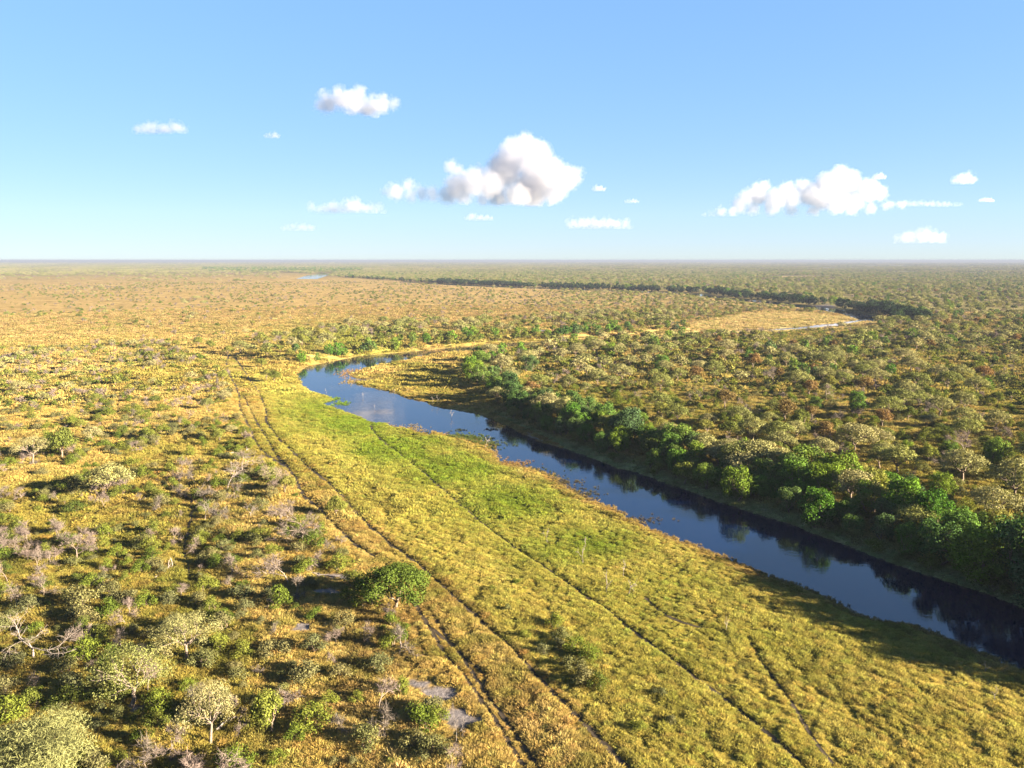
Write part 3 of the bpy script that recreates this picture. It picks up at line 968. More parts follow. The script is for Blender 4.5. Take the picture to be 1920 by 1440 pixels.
for i, (px, py, h) in enumerate([(1040, 1176, 26), (1052, 1200, 24), (1078, 1222, 34), (1048, 1218, 22), (1105, 1238, 30), (1018, 1226, 20), (985, 1196, 18), (1095, 1285, 36), (1120, 1292, 30),
                                 (1075, 1255, 30), (922, 1109, 12), (951, 1146, 14), (968, 1094, 11), (1236, 1303, 18), (1196, 1370, 24), (1258, 1356, 16)]):
    lab = ['topmost', 'second highest', None, None, None, None, None, None, None, None][i] if i < 10 else None
    spec('olive' if i % 2 else 'green', px, py, h * 1.15, None, 'shrub', 'meadow_shrub', wide=1.0)
for px, py, h, lab in [(1025, 1018, 26, 'thin pale snag highest up in the green meadow by the river'), (1097, 1028, 24, 'thin snag in the green meadow, right of the highest one'),
                       (1092, 1058, 34, 'pale forked snag near the middle of the meadow snags'), (1137, 1112, 44, 'tall bare pole snag lowest of the meadow group'),
                       (1170, 1082, 36, 'branched pale snag at the right of the meadow group'), (1178, 1117, 36, 'slender snag right of the tall bare pole in the meadow'),
                       (1360, 1184, 30, 'lone thin snag in the meadow left of the shaded strip'), (1866, 1314, 30, 'white antler-shaped snag in the shaded grass at lower right'),
                       (1846, 1262, 26, 'pale branched snag between the river edge and the antler-shaped one'), (910, 839, 22, 'stout twin-stemmed stump standing at the water edge of the spit'),
                       (846, 784, 22, 'dark stump standing in the open water'), (702, 768, 14, 'thin pale stake in the middle of the pool'), (680, 745, 14, 'forked stake near the far side of the pool'),
                       (612, 737, 12, 'low branching stake at the left end of the pool'), (812, 756, 18, 'white leaning stump on the shaded far shore'), (820, 756, 22, 'taller white leaning stump on the shaded far shore'),
                       (740, 738, 12, 'short stake at the tip of the grassy peninsula'), (763, 735, 10, 'small stake on the peninsula shore right of the tip')]:
    spec('snag', px, py, h * (.75 if py < 800 else 1.0), lab, 'snag', 'dead_snag', wide=.55)
# -- trees on the near bank of the woodland and other marked ones
for px, py, h in [(1323, 917, 52), (1380, 940, 70), (1447, 935, 40), (1480, 962, 54), (1530, 988, 76), (1583, 982, 52), (1597, 1005, 44), (1653, 1012, 52), (1905, 1095, 130), (1270, 888, 50), (1225, 880, 40),
                  (1160, 850, 44), (1100, 830, 40), (1050, 812, 36), (1010, 795, 40), (965, 772, 36), (925, 745, 34), (900, 722, 40), (1760, 1060, 96), (1830, 1092, 112), (1700, 1040, 60), (1800, 1040, 90), (1850, 1050, 70),
                  (1965, 1150, 150), (2010, 1165, 165), (2070, 1190, 180), (2140, 1215, 195), (2230, 1250, 205), (2330, 1290, 210), (2440, 1340, 220), (2000, 1120, 160), (2110, 1150, 180), (2200, 1180, 185), (2290, 1225, 195)]:
    spec('river', px, py, h, wide=1.0)
for px, py, h, lab in [(1473, 792, 48, 'lone russet-leaved tree standing in the middle of the right-bank woodland'), (1447, 880, 52, 'big russet-leaved tree just behind the green riverside trees'),
                       (1360, 768, 42, 'russet-topped tree left of the lone mid-wood russet tree'), (1412, 695, 36, 'farthest of the russet-leaved trees, high in the woodland'),
                       (1305, 712, 30, 'leftmost small russet tree in the woodland beyond the river'), (1545, 835, 50, 'tawny tree squeezed between two pale thorn trees'),
                       (1590, 893, 34, 'small brown tree left of the sand patch in the woodland')]:
    spec('brown', px, py, h, lab, 'tree')
for px, py, h in [(1460, 838, 50), (1603, 850, 60), (1803, 905, 66), (1643, 702, 30), (1690, 775, 48), (1663, 790, 50), (1540, 865, 46), (1385, 800, 40),
                  (1120, 668, 34), (1080, 672, 30), (985, 690, 34), (940, 700, 38), (1010, 735, 36), (990, 760, 36), (1830, 740, 36), (1580, 720, 30), (1650, 880, 44)]:
    spec('acacia', px, py, h)
spec('acacia', 1807, 808, 46, 'pale umbrella-topped thorn tree on a dark bent trunk in the open wood', 'tree')
spec('acacia', 1905, 940, 84, 'large grey-green thorn tree cut by the right edge of the picture', 'tree')
for px, py, h in [(1780, 858, 34), (1862, 862, 42), (1700, 850, 26), (1255, 845, 40), (1200, 800, 30)]:
    spec('river', px, py, h)
for px, py, h in [(772, 620, 24), (790, 622, 20), (750, 615, 18), (830, 612, 18), (860, 618, 20), (880, 612, 18), (720, 610, 18), (690, 617, 18), (905, 612, 16), (655, 615, 20), (600, 640, 26), (565, 650, 26), (560, 635, 24)]:
    spec('acacia' if px > 640 else 'round', px, py, h)
for px, py, h in [(418, 714, 22), (500, 712, 22), (515, 716, 24), (490, 690, 20), (427, 668, 22), (372, 650, 20), (330, 652, 16), (395, 655, 18)]:
    spec('round', px, py, h)

nsx, nsy = on_plane(*zip(*north_shore[8:-1]), WL)
NS = smooth_line(list(zip(nsx, nsy)), 1.0)
for i in range(0, len(NS) - 1, 3):
    t = NS[min(i + 1, len(NS) - 1)] - NS[max(i - 1, 0)]
    nrm = np.array([t[1], -t[0]]) / (np.linalg.norm(t) + 1e-9)
    if nrm[1] < 0:
        nrm = -nrm
    if fbm(np.array([i / 9.0]), np.array([3.0]), 9, 2)[0] < .36:
        continue
    q = NS[i] + nrm * rng.uniform(4, 11) + rng.normal(0, 1.0, 2)
    kd = ['river', 'round', 'green', 'green'][int(rng.integers(0, 4))]
    PLANTS.append(dict(kind=kd, x=float(q[0]), y=float(q[1]), z=float(height(q[:1], q[1:])[0]), s=float(rng.uniform(.5, .95) * (2.0 if kd == 'green' else 1)), rz=float(rng.uniform(0, 6.28)),
                       var=int(rng.integers(0, 5)), label=None, cat='tree' if kd != 'green' else None, name=None, wide=1.15, fixed=False))
rsx, rsy = on_plane(*zip(*right_shore[2:22]), WL)
RS = smooth_line(list(zip(rsx, rsy)), 1.0)
for row, (o0, o1, s0, s1, step) in enumerate(((4.5, 7.5, .42, .75, 3), (8, 12, .7, 1.12, 3), (12.5, 17, .8, 1.25, 4))):
    for i in range(row, len(RS) - 1, step):
        t = RS[min(i + 1, len(RS) - 1)] - RS[max(i - 1, 0)]
        nrm = np.array([t[1], -t[0]]) / (np.linalg.norm(t) + 1e-9)
        if nrm[0] < 0:
            nrm = -nrm
        if fbm(np.array([i / 7.0]), np.array([row * 5.0]), 19, 2)[0] < (.40, .30, .25)[row]:
            continue
        q = RS[i] + nrm * rng.uniform(o0, o1) + rng.normal(0, .8, 2)
        kd = ['river', 'river', 'river', 'round', 'acacia'][int(rng.integers(0, 5 if row else 4))]
        PLANTS.append(dict(kind=kd, x=float(q[0]), y=float(q[1]), z=float(height(q[:1], q[1:])[0]), s=float(rng.uniform(s0, s1)), rz=float(rng.uniform(0, 6.28)),
                           var=int(rng.integers(0, 5)), label=None, cat=None, name=None, wide=float(rng.uniform(.9, 1.2)), fixed=False))
print('plants surveyed', len(PLANTS))

# -- scattered plants
def poisson(x, y, rad):
    """Keep points no closer than their radius to one another."""
    cell = {}
    keep = []
    g = 6.0
    for i in range(len(x)):
        cx, cy = int(x[i] // g), int(y[i] // g)
        ok = True
        for a in (-1, 0, 1):
            for b in (-1, 0, 1):
                for j in cell.get((cx + a, cy + b), ()):
                    if (x[i] - x[j]) ** 2 + (y[i] - y[j]) ** 2 < (0.5 * (rad[i] + rad[j])) ** 2:
                        ok = False
                        break
                if not ok:
                    break
            if not ok:
                break
        if ok:
            cell.setdefault((cx, cy), []).append(i)
            keep.append(i)
    return np.array(keep, int)

left_px = [(300, 640), (420, 690), (440, 760), (480, 850), (560, 930), (640, 1020), (690, 1100), (760, 1150), (800, 1250), (900, 1440), (1000, 1600), (-2500, 1600), (-2500, 560), (100, 600)]
def zone_left(px, py):
    return inside(left_px, px, py)

def add_kind(x, y, kinds, probs, smin, smax, sbase=None):
    ks = rng.choice(len(kinds), len(x), p=probs)
    z = height(x, y)
    for i in range(len(x)):
        k = kinds[ks[i]]
        PLANTS.append(dict(kind=k, x=float(x[i]), y=float(y[i]), z=float(z[i]), s=float(rng.uniform(smin, smax)), rz=float(rng.uniform(0, 6.28)),
                           var=int(rng.integers(0, len(LIB[k]))), label=None, cat=None, name=None, wide=float(rng.uniform(.85, 1.2)), fixed=False))

def clear_of_fixed(x, y, gap):
    ok = np.ones(len(x), bool)
    for p in PLANTS:
        if p['fixed']:
            ok &= (x - p['x']) ** 2 + (y - p['y']) ** 2 > gap * gap
    return ok

# foreground thicket and left savanna shrubs
n = 26000
x, y = sector(n, 50, 420, -42, 12)
px, py, _ = project(x, y)
cl = fbm(x / 17, y / 17, 101, 3)
dens = np.where(py > 1000, .36 + .2 * sm(py, 1150, 1440) * (px < 900), np.where(py > 800, .15, .085)) * np.where(py > 980, .62 + .6 * sm(cl, .40, .56), .12 + 1.15 * sm(cl, .42, .56))
dens *= np.where((px > 560) & (py > 1080) & (py < 1330), .4, 1)
area = .5 * math.radians(54) * (420 ** 2 - 50 ** 2)
k = (rng.random(n) < dens * area / n) & zone_left(px, py) & (rut_dist(x, y) > .9) & (sandy(x, y) < .3) & (water_dist(x, y) > 6)
x, y = x[k], y[k]
kk = poisson(x, y, rng.uniform(.9, 2.2, len(x)))
x, y = x[kk], y[kk]
k = clear_of_fixed(x, y, 1.6)
add_kind(x[k], y[k], ['green', 'olive', 'twiggy'], [.40, .38, .22], .45, 1.65)
print('left shrubs', k.sum())
# small trees of the left savanna
x, y = sector(2200, 120, 420, -42, 0)
px, py, _ = project(x, y)
k = zone_left(px, py) & (py < 960) & (rut_dist(x, y) > 3) & (rng.random(len(x)) < .55 * sm(fbm(x / 30, y / 30, 111, 2), .35, .6))
x, y = x[k], y[k]; kk = poisson(x, y, np.full(len(x), 7.0)); x, y = x[kk], y[kk]; k = clear_of_fixed(x, y, 5)
add_kind(x[k], y[k], ['acacia', 'round', 'bare'], [.38, .34, .28], .34, .72)

# woodland right of the river: trees then shrubs
n = 30000
x, y = sector(n, 70, 620, -6, 44)
k = inside(WOOD, x, y)
x, y = x[k], y[k]
px, py, _ = project(x, y)
cl = fbm(x / 22, y / 22, 121, 3)
dwood = seg_dist(WOOD, x, y, True)
p = np.where(dwood < 9, .25, .07 + .42 * sm(cl, .42, .60) + .30 * sm(y, 280, 420))
gap = inside([(1430, 614), (1600, 604), (1640, 622), (1590, 648), (1440, 650)], px, py)
k = (rng.random(len(x)) < p * .6) & (sandy(x, y) < .3) & ~gap
x, y, dwood = x[k], y[k], dwood[k]
kk = poisson(x, y, np.where(dwood < 11, 3.8, rng.uniform(4.2, 8.5, len(x))))
x, y, dwood = x[kk], y[kk], dwood[kk]
k = clear_of_fixed(x, y, 3.4)
x, y, dwood = x[k], y[k], dwood[k]
eb = (dwood < 11) & (y < 330)
add_kind(x[eb], y[eb], ['river', 'round', 'acacia'], [.62, .22, .16], .6, 1.25)
add_kind(x[~eb], y[~eb], ['acacia', 'round', 'river', 'brown', 'bare'], [.44, .35, .08, .05, .08], .52, 1.05)
print('wood trees', len(x))
x, y = sector(34000, 70, 480, -6, 44)
k = inside(WOOD, x, y) & (rng.random(len(x)) < .16 + .26 * sm(fbm(x / 8, y / 8, 131, 3), .4, .65))
x, y = x[k], y[k]; kk = poisson(x, y, np.full(len(x), 2.3)); x, y = x[kk], y[kk]
add_kind(x, y, ['green', 'olive', 'twiggy'], [.62, .30, .08], .6, 1.7)
print('wood shrubs', len(x))

# belt on the far bank of the pool and channel
x, y = sector(16000, 230, 700, -24, 16)
k = inside(NORTH, x, y)
x, y = x[k], y[k]
d = water_dist(x, y)
px, py, _ = project(x, y)
k = (rng.random(len(x)) < np.where(d < 18, .95, np.where(px > 1040, .5, np.where((d < 70) & (px < 800), .4, .16)))) & (d > 3) & (sandy(x, y) < .3)
x, y, d = x[k], y[k], d[k]; kk = poisson(x, y, rng.uniform(3.2, 6, len(x))); x, y, d = x[kk], y[kk], d[kk]; k = clear_of_fixed(x, y, 3); x, y, d = x[k], y[k], d[k]
add_kind(x[d < 16], y[d < 16], ['river', 'round', 'green'], [.36, .44, .20], .5, .9)
add_kind(x[d >= 16], y[d >= 16], ['acacia', 'round', 'green', 'bare'], [.30, .42, .20, .08], .5, .9)
print('belt', len(x))

# plain beyond the pool
x, y = sector(60000, 330, 1500, -42, 26)
px, py, _ = project(x, y)
d = water_dist(x, y)
beyond = np.interp(px, [-600, 300, 560, 640, 780, 870, 1000, 1150, 1300, 1440, 1560, 1640, 1660], [520, 518, 520, 524, 531, 537, 542, 547, 553, 569, 584, 600, 640])
plain = (py > beyond) & ~inside(WOOD, x, y) & ~inside(NORTH, x, y) & (d > 14) & ~zone_left(px, py)
flat = inside(FLAT_PX, px, py)
pen = inside([(640, 740), (640, 690), (800, 664), (900, 655), (900, 780)], px, py)
bushy = sm(px, 950, 1350) * .55 + .05 + .20 * sm(fbm(x / 60, y / 60, 141, 3), .50, .64)
k = plain & ~flat & ~pen & (rng.random(len(x)) < bushy) & (py < 640)
x, y, px = x[k], y[k], px[k]
kk = poisson(x, y, np.full(len(x), 4.0)); x, y, px = x[kk], y[kk], px[kk]
rt = rng.random(len(x)) < np.where(px > 1050, .5, .10)
add_kind(x[rt], y[rt], ['acacia', 'round', 'bare'], [.5, .4, .1], .45, .8)
add_kind(x[~rt], y[~rt], ['green', 'olive', 'twiggy'], [.40, .35, .25], .8, 1.7)
print('plain', len(x))

# ------------------------------------------------------------------ plants become things; the smallest and farthest stay stuff
CAT = {'acacia': 'tree', 'round': 'tree', 'river': 'tree', 'brown': 'tree', 'hero_tree': 'tree', 'airy_tree': 'tree', 'feather_tree': 'tree',
       'bare': 'bare tree', 'dead': 'dead tree', 'snag': 'snag', 'green': 'shrub', 'olive': 'shrub', 'twiggy': 'shrub'}
NAME = {'acacia': 'umbrella_tree', 'round': 'rounded_tree', 'river': 'riverside_tree', 'brown': 'russet_tree', 'bare': 'bare_tree', 'dead': 'dead_tree',
        'snag': 'dead_snag', 'green': 'green_shrub', 'olive': 'dry_shrub', 'twiggy': 'bare_shrub'}
LOOK = {'acacia': 'grey-green flat-topped thorn tree', 'round': 'olive rounded tree', 'river': 'bright green bushy tree', 'brown': 'russet-leaved tree', 'bare': 'pinkish leafless tree',
        'dead': 'bleached dead tree', 'green': 'green shrub', 'olive': 'dry olive shrub', 'twiggy': 'pinkish leafless shrub'}
GROUP = {'tree': 'trees standing in the savanna and woodland', 'shrub': 'shrubs scattered over the savanna', 'bare tree': 'leafless trees', 'dead tree': 'dead trees', 'snag': 'dead snags in meadow and water'}
LIMIT = {'tree': 290, 'shrub': 290, 'bare tree': 60, 'dead tree': 60, 'snag': 60}

for p in PLANTS:
    H, W = LIB[p['kind']][p['var']][2:4]
    zc = p['z'] + H * p['s'] * .55
    px, py, f = project(p['x'], p['y'], zc)
    p['px'], p['py'], p['f'] = float(px), float(py), float(f)
    p['size'] = FPX * H * p['s'] * math.sqrt(W * p['wide'] / H) / float(f)
    p['in'] = -20 < p['px'] < 1940 and p['py'] < 1450
    p['dist'] = math.hypot(p['x'], p['y'])

# words, photo column, photo row: things and places a reader can find first
MARKS = [('the green umbrella tree beside the rut', 740, 1090), ('the bleached dead tree at left', 64, 1195), ('the dark-trunked thorn tree', 350, 1195),
         ('the bent-trunked airy tree', 247, 1265), ('the half-dead tree near the bottom', 394, 1330), ('the small forked tree', 508, 1330),
         ('the feathery tree in the corner', 95, 1390), ('the rounded pale shrub at left', 150, 1118), ('the bleached leafless bush at left', 143, 1028),
         ('the long-shadowed thorn tree', 205, 900), ('the rounded tree near the left edge', 118, 830), ('the upright dead tree', 425, 890),
         ('the dead tree on the trail', 385, 955), ('the tall leafless tree at the ruts', 508, 895), ('the biggest leafless tree', 578, 980),
         ('the round bush beside the rut', 632, 948), ('the dark bush by the sand', 540, 1072), ('the white dead sapling', 856, 1350),
         ('the sandy strip at the bottom', 835, 1305), ('the antler-shaped snag', 1866, 1300), ('the tall pole snag', 1137, 1090),
         ('the left tip of the pool', 557, 700), ('the first bend of the ruts', 440, 670), ('the grassy peninsula tip', 665, 705),
         ('the sand cliff on the far bank', 840, 625), ('the pale sand by the channel', 1015, 628), ('the golden flat of the far bend', 1450, 600),
         ('the sand under the far trees', 1545, 573), ('the sand patch in the woodland', 1693, 918), ('the right end of the river', 1900, 1140),
         ('the lone mid-wood russet tree', 1473, 768), ('the big russet riverside tree', 1447, 855), ('the russet-topped tree', 1360, 745),
         ('the farthest russet tree', 1412, 677), ('the leftmost russet tree', 1305, 697), ('the tawny tree', 1545, 810),
         ('the thorn tree at the right edge', 1905, 898), ('the dark-stemmed umbrella tree', 1807, 785), ('the stump at the grassy spit', 910, 828),
         ('the leaning white stumps', 816, 748), ('the woodland corner by the pool', 890, 700), ('the log at the water edge', 1005, 822)]
ORD = ['nearest', 'second-nearest', 'third-nearest', 'fourth-nearest', 'fifth-nearest', 'sixth-nearest', 'seventh-nearest', 'eighth-nearest', 'ninth-nearest', 'tenth-nearest',
       'eleventh-nearest', 'twelfth-nearest', 'thirteenth-nearest', 'fourteenth-nearest', 'fifteenth-nearest', 'sixteenth-nearest', 'seventeenth-nearest', 'eighteenth-nearest',
       'nineteenth-nearest', 'twentieth-nearest']
def auto_labels(lst):
    """Say which one by the nearest landmark, the side of it and the order of distance from it."""
    bins = {}
    for p in lst:
        best = min(MARKS, key=lambda m: (p['px'] - m[1]) ** 2 + (1.6 * (p['py'] - m[2])) ** 2)
        dx, dy = p['px'] - best[1], p['py'] - best[2]
        side = ('right of' if dx > 0 else 'left of') if abs(dx) > 1.3 * abs(dy) else ('in front of' if dy > 0 else 'beyond')
        bins.setdefault((p['kind'], side, best[0]), []).append((math.hypot(dx, dy), p))
    for (kind, side, mk), l in bins.items():
        l.sort(key=lambda q: q[0])
        for i, (d, p) in enumerate(l):
            p['label'] = '%s %s %s %s' % (ORD[min(i, 19)], LOOK[kind], side, mk)

chosen, rest = [], []
for cat, lim in LIMIT.items():
    c = [p for p in PLANTS if (p['cat'] or CAT[p['kind']]) == cat]
    c.sort(key=lambda p: (not p['label'], not p['in'], not (p['fixed'] and p['in']), -p['size']))
    vis = [p for p in c if p['in']]
    chosen += vis[:lim]
    ids = set(id(p) for p in vis[:lim])
    rest += [p for p in c if id(p) not in ids]

auto_labels([p for p in chosen if not p['label']])
for p in chosen:
    t, c, H, W = LIB[p['kind']][p['var']]
    cat = p['cat'] or CAT[p['kind']]
    e = obj(p['name'] or NAME[p['kind']], None, None, (p['x'], p['y'], p['z']), (0, 0, p['rz']), (p['s'] * p['wide'], p['s'] * p['wide'], p['s']))
    e.empty_display_size = .5
    tag(e, p['label'], cat, GROUP[cat])
    shrub = cat == 'shrub'
    if not shrub and p['size'] > 40 and p['kind'] not in ('river', 'bare', 'dead', 'snag'):
        tk = obj('trunk', SPLIT[t.name][0], e)
        obj('branches', SPLIT[t.name][1], tk)
    else:
        obj('stems' if shrub else 'trunk', t, e)
    if c is not None:
        obj('twigs' if p['kind'] in ('bare', 'twiggy', 'dead', 'snag') else ('foliage' if shrub else 'crown'), c, e)
print('things', len(chosen), 'rest', len(rest))

def scatter_plants(name, lst, label, cat):
    kinds = sorted(set(p['k2'] for p in lst))
    protos, start = [], {}
    for k in kinds:
        start[k] = len(protos)
        protos += joined(k)
    P = np.array([(p['x'], p['y'], p['z']) for p in lst])
    s = np.array([(p['s'] * p['wide'], p['s'] * p['wide'], p['s']) for p in lst])
    idx = np.array([start[p['k2']] + p['var'] % len(LIB[p['k2']]) for p in lst])
    scatter(name, protos, P, np.array([p['rz'] for p in lst]), s, idx, label=label, cat=cat)

for p in rest:
    far = p['dist'] > 250
    p['k2'] = p['kind'] + '_far' if far and p['kind'] + '_far' in LIB else p['kind']
tr = [p for p in rest if CAT[p['kind']] in ('tree', 'bare tree')]
sh = [p for p in rest if CAT[p['kind']] == 'shrub']
scatter_plants('woodland', tr, 'further grey-green trees crowding the woodland beyond the river', 'woodland')
scatter_plants('undergrowth', sh, 'low shrubs dotted over the savanna and under the trees', 'undergrowth')

# ------------------------------------------------------------------ the far wooded country up to the horizon
def far_country():
    lst = []
    def put(x, y, kinds, probs, s0, s1):
        z = height(x, y)
        ks = rng.choice(len(kinds), len(x), p=probs)
        for i in range(len(x)):
            lst.append(dict(x=x[i], y=y[i], z=z[i], s=rng.uniform(s0, s1), wide=rng.uniform(.9, 1.3), rz=rng.uniform(0, 6.28), k2=kinds[ks[i]], var=int(rng.integers(0, 4))))
    # dense trees beyond the far channel
    n = 170000
    x, y = sector(n, 480, 2600, -42, 44)
    px, py, _ = project(x, y)
    line = np.interp(px, [-600, 250, 420, 560, 640, 780, 870, 1000, 1150, 1300, 1365, 1440, 1500, 1560, 1600, 1640, 1700, 3000], [506, 505, 507, 512, 520, 528.5, 534, 539, 544, 549.5, 558, 564, 571, 579, 587, 599, 604, 604])
    dch = seg_dist(FARCH, x, y, False)
    dn = fbm(x / 90, y / 90, 151, 3)
    clearing = ((px - 1500) / 75) ** 2 + ((py - 519.5) / 2.2) ** 2 < 1
    k = (py < line) & (dch > 12) & ~clearing & (rng.random(n) < np.where(dch < 34, .8, np.where(px < 640, .30, .48) * (.45 + .9 * sm(dn, .35, .6)))) & (water_dist(x, y) > 5) & (sandy(x, y) < .3)
    x, y, dch = x[k], y[k], dch[k]
    kk = poisson(x, y, np.where(dch < 34, 3.8, 5.6)); x, y, dch = x[kk], y[kk], dch[kk]
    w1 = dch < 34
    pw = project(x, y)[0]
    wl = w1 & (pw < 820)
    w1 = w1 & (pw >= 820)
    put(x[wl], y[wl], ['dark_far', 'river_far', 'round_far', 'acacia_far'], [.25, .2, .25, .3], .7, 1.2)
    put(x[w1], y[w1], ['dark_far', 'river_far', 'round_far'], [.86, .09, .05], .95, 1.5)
    w1 = w1 | wl
    put(x[~w1], y[~w1], ['acacia_far', 'round_far', 'river_far', 'brown_far', 'bare_far'], [.50, .26, .10, .04, .10], .6, 1.1)
    # thinning trees and bushes of the far left plain
    x, y = sector(30000, 900, 2600, -42, -2)
    px, py, _ = project(x, y)
    k = (py < 530) & (py > 504) & (px < 640) & ~((px > 525) & (py > 511)) & (rng.random(len(x)) < .25 * sm(-py, -528, -506) + .25 * sm(fbm(x / 120, y / 160, 161, 3), .5, .65)) & (water_dist(x, y) > 5)
    put(x[k], y[k], ['acacia_far', 'olive_far', 'green_far', 'bare_far'], [.35, .25, .25, .15], .7, 1.2)
    # trees round the far pool
    qx, qy = on_plane(rng.uniform(380, 680, 900), rng.uniform(503, 510.5, 900), 0)
    k = water_dist(qx, qy) > 6
    put(qx[k], qy[k], ['river_far', 'round_far'], [.6, .4], 1.1, 1.7)
    print('far trees', len(lst))
    scatter_plants('far_woodland', lst, 'endless grey-green woodland beyond the dark far channel', 'woodland')
    # blocks of forest out to the horizon
    r = np.random.default_rng(77)
    blocks = []
    for b in range(3):
        parts = []
        for q in range(46):
            k = ['acacia_far', 'round_far', 'acacia_far', 'bare_far'][int(r.integers(0, 4))]
            t, c, H, W = LIB[k][int(r.integers(0, len(LIB[k])))]
            parts.append((c, r.uniform(.7, 1.2), (r.uniform(-38, 38), r.uniform(-38, 38), 0), r.uniform(0, 6.28)))
        blocks.append(join_meshes('forest_block', parts))
    x, y = sector(15000, 2550, 11000, -42, 44)
    k = rng.random(len(x)) < .35 + .65 * sm(fbm(x / 500, y / 900, 171, 3), .35, .6)
    x, y = x[k], y[k]
    scatter('horizon_woodland', blocks, np.stack([x, y, np.full(len(x), -.1)], 1), rng.uniform(0, 6.28, len(x)), rng.uniform(.9, 1.3, len(x)), rng.integers(0, 3, len(x)),
            label='hazy bush country stretching to the flat horizon', cat='woodland')
far_country()

# ------------------------------------------------------------------ fallen wood
def log_thing(px0, py0, px1, py1, rad, label, seed):
    gx, gy, gz = ground_at([px0, px1], [py0, py1])
    r = np.random.default_rng(seed)
    p, q = np.array([0, 0, rad]), np.array([gx[1] - gx[0], gy[1] - gy[0], gz[1] - gz[0] + rad * 1.5])
    segs = limb(p, q, rad, rad * .45, r, .15, 5)
    tips = []
    for t in (.45, .65, .8):
        b = p + (q - p) * t
        d = (q - p) / np.linalg.norm(q - p) + r.normal(0, .5, 3) + np.array([0, 0, .5])
        grow_dead(r, b, d / np.linalg.norm(d), np.linalg.norm(q - p) * .22, rad * .4, 1, segs, tips)
    V, F = tubes(segs, 6)
    e = obj('fallen_tree', None, None, (gx[0], gy[0], gz[0]))
    tag(e, label, 'fallen tree', 'fallen dead trees')
    half = 5 * 6
    obj('log', mesh('log', V[:5 * 12], F[:half], [M['dead']], smooth=True), e)
    obj('branches', mesh('branches', V[5 * 12:], F[half:] - 5 * 12, [M['dead']], smooth=True), e)
log_thing(290, 1086, 330, 1064, .16, 'pale fallen branch lying in the thicket above the dark-trunked thorn tree', 1)
log_thing(405, 1370, 440, 1350, .12, 'white fallen trunk lying right of the half-dead tree near the bottom', 2)
log_thing(638, 1083, 580, 1076, .14, 'pale fallen log beside the sandy patch left of the green umbrella tree', 3)
log_thing(430, 852, 468, 850, .2, 'whitish fallen trunk behind the pink leafless trees', 4)
log_thing(1018, 828, 990, 818, .14, 'pale log at the water edge under the right-bank trees', 5)
log_thing(560, 1310, 600, 1297, .1, 'thin pale fallen branch right of the small forked tree', 6)

# ------------------------------------------------------------------ reeds and floating plants at the water edge
def water_plants():
    reeds = [tuft(430 + i, 26, .55, .30, .06) for i in range(3)]
    px, py, sc, tn = [], [], [], []
    def blob(cx, cy, sx, sy, n, s, col):
        px.extend(rng.normal(cx, sx, n)); py.extend(rng.normal(cy, sy, n)); sc.extend(rng.uniform(.6, 1.2, n) * s)
        tn.extend(np.array(col) * rng.uniform(.7, 1.2, (n, 1)))
    for a, b in zip(left_shore[10:-3], left_shore[11:-2]):
        L = math.hypot(b[0] - a[0], b[1] - a[1])
        n = int(L * 1.3)
        t = rng.random(n)
        px.extend(a[0] + (b[0] - a[0]) * t + rng.normal(0, 6, n)); py.extend(a[1] + (b[1] - a[1]) * t + rng.normal(0, 1.8, n))
        sc.extend(rng.uniform(.3, .75, n)); tn.extend(np.array([.32, .22, .07]) * rng.uniform(.6, 1.2, (n, 1)))
    blob(860, 822, 32, 4, 420, .8, (.09, .12, .03)); blob(900, 832, 18, 3, 160, .8, (.10, .12, .03))
    blob(770, 800, 12, 3, 60, .5, (.32, .24, .10)); blob(780, 806, 14, 3, 50, .5, (.30, .22, .09)); blob(690, 744, 8, 1.2, 50, .5, (.35, .22, .14))
    blob(895, 806, 22, 1.5, 60, .7, (.05, .06, .03)); blob(660, 700, 14, 5, 200, .7, (.36, .22, .08)); blob(672, 716, 18, 3, 160, .7, (.34, .24, .07))
    blob(640, 757, 10, 2, 90, .7, (.15, .24, .03)); blob(625, 748, 8, 2, 60, .7, (.15, .24, .03)); blob(1000, 892, 24, 4, 130, .5, (.06, .08, .03))
    blob(1050, 905, 20, 4, 120, .6, (.12, .10, .05)); blob(960, 870, 18, 4, 150, .6, (.28, .17, .06)); blob(785, 815, 20, 3, 100, .5, (.07, .09, .03))
    blob(880, 838, 30, 3, 160, .7, (.07, .09, .025)); blob(1075, 925, 22, 5, 140, .6, (.10, .09, .04)); blob(985, 884, 30, 4, 160, .5, (.07, .08, .03)); blob(1180, 975, 40, 4, 120, .5, (.10, .08, .04))
    x, y = on_plane(np.array(px), np.array(py), WL)
    d = water_dist(x, y)
    k = (d < 1.2) & (d > -7)
    x, y = x[k], y[k]
    z = np.maximum(height(x, y), WL) + .02
    sc = np.array(sc)[k]
    scatter('reeds', reeds, np.stack([x, y, z], 1), rng.uniform(0, 6.28, len(x)), np.stack([sc, sc, sc * .7], 1), rng.integers(0, 3, len(x)), np.clip(np.array(tn)[k], 0, 1),
            label='rusty and dark green reeds fringing the water', cat='reeds')
water_plants()

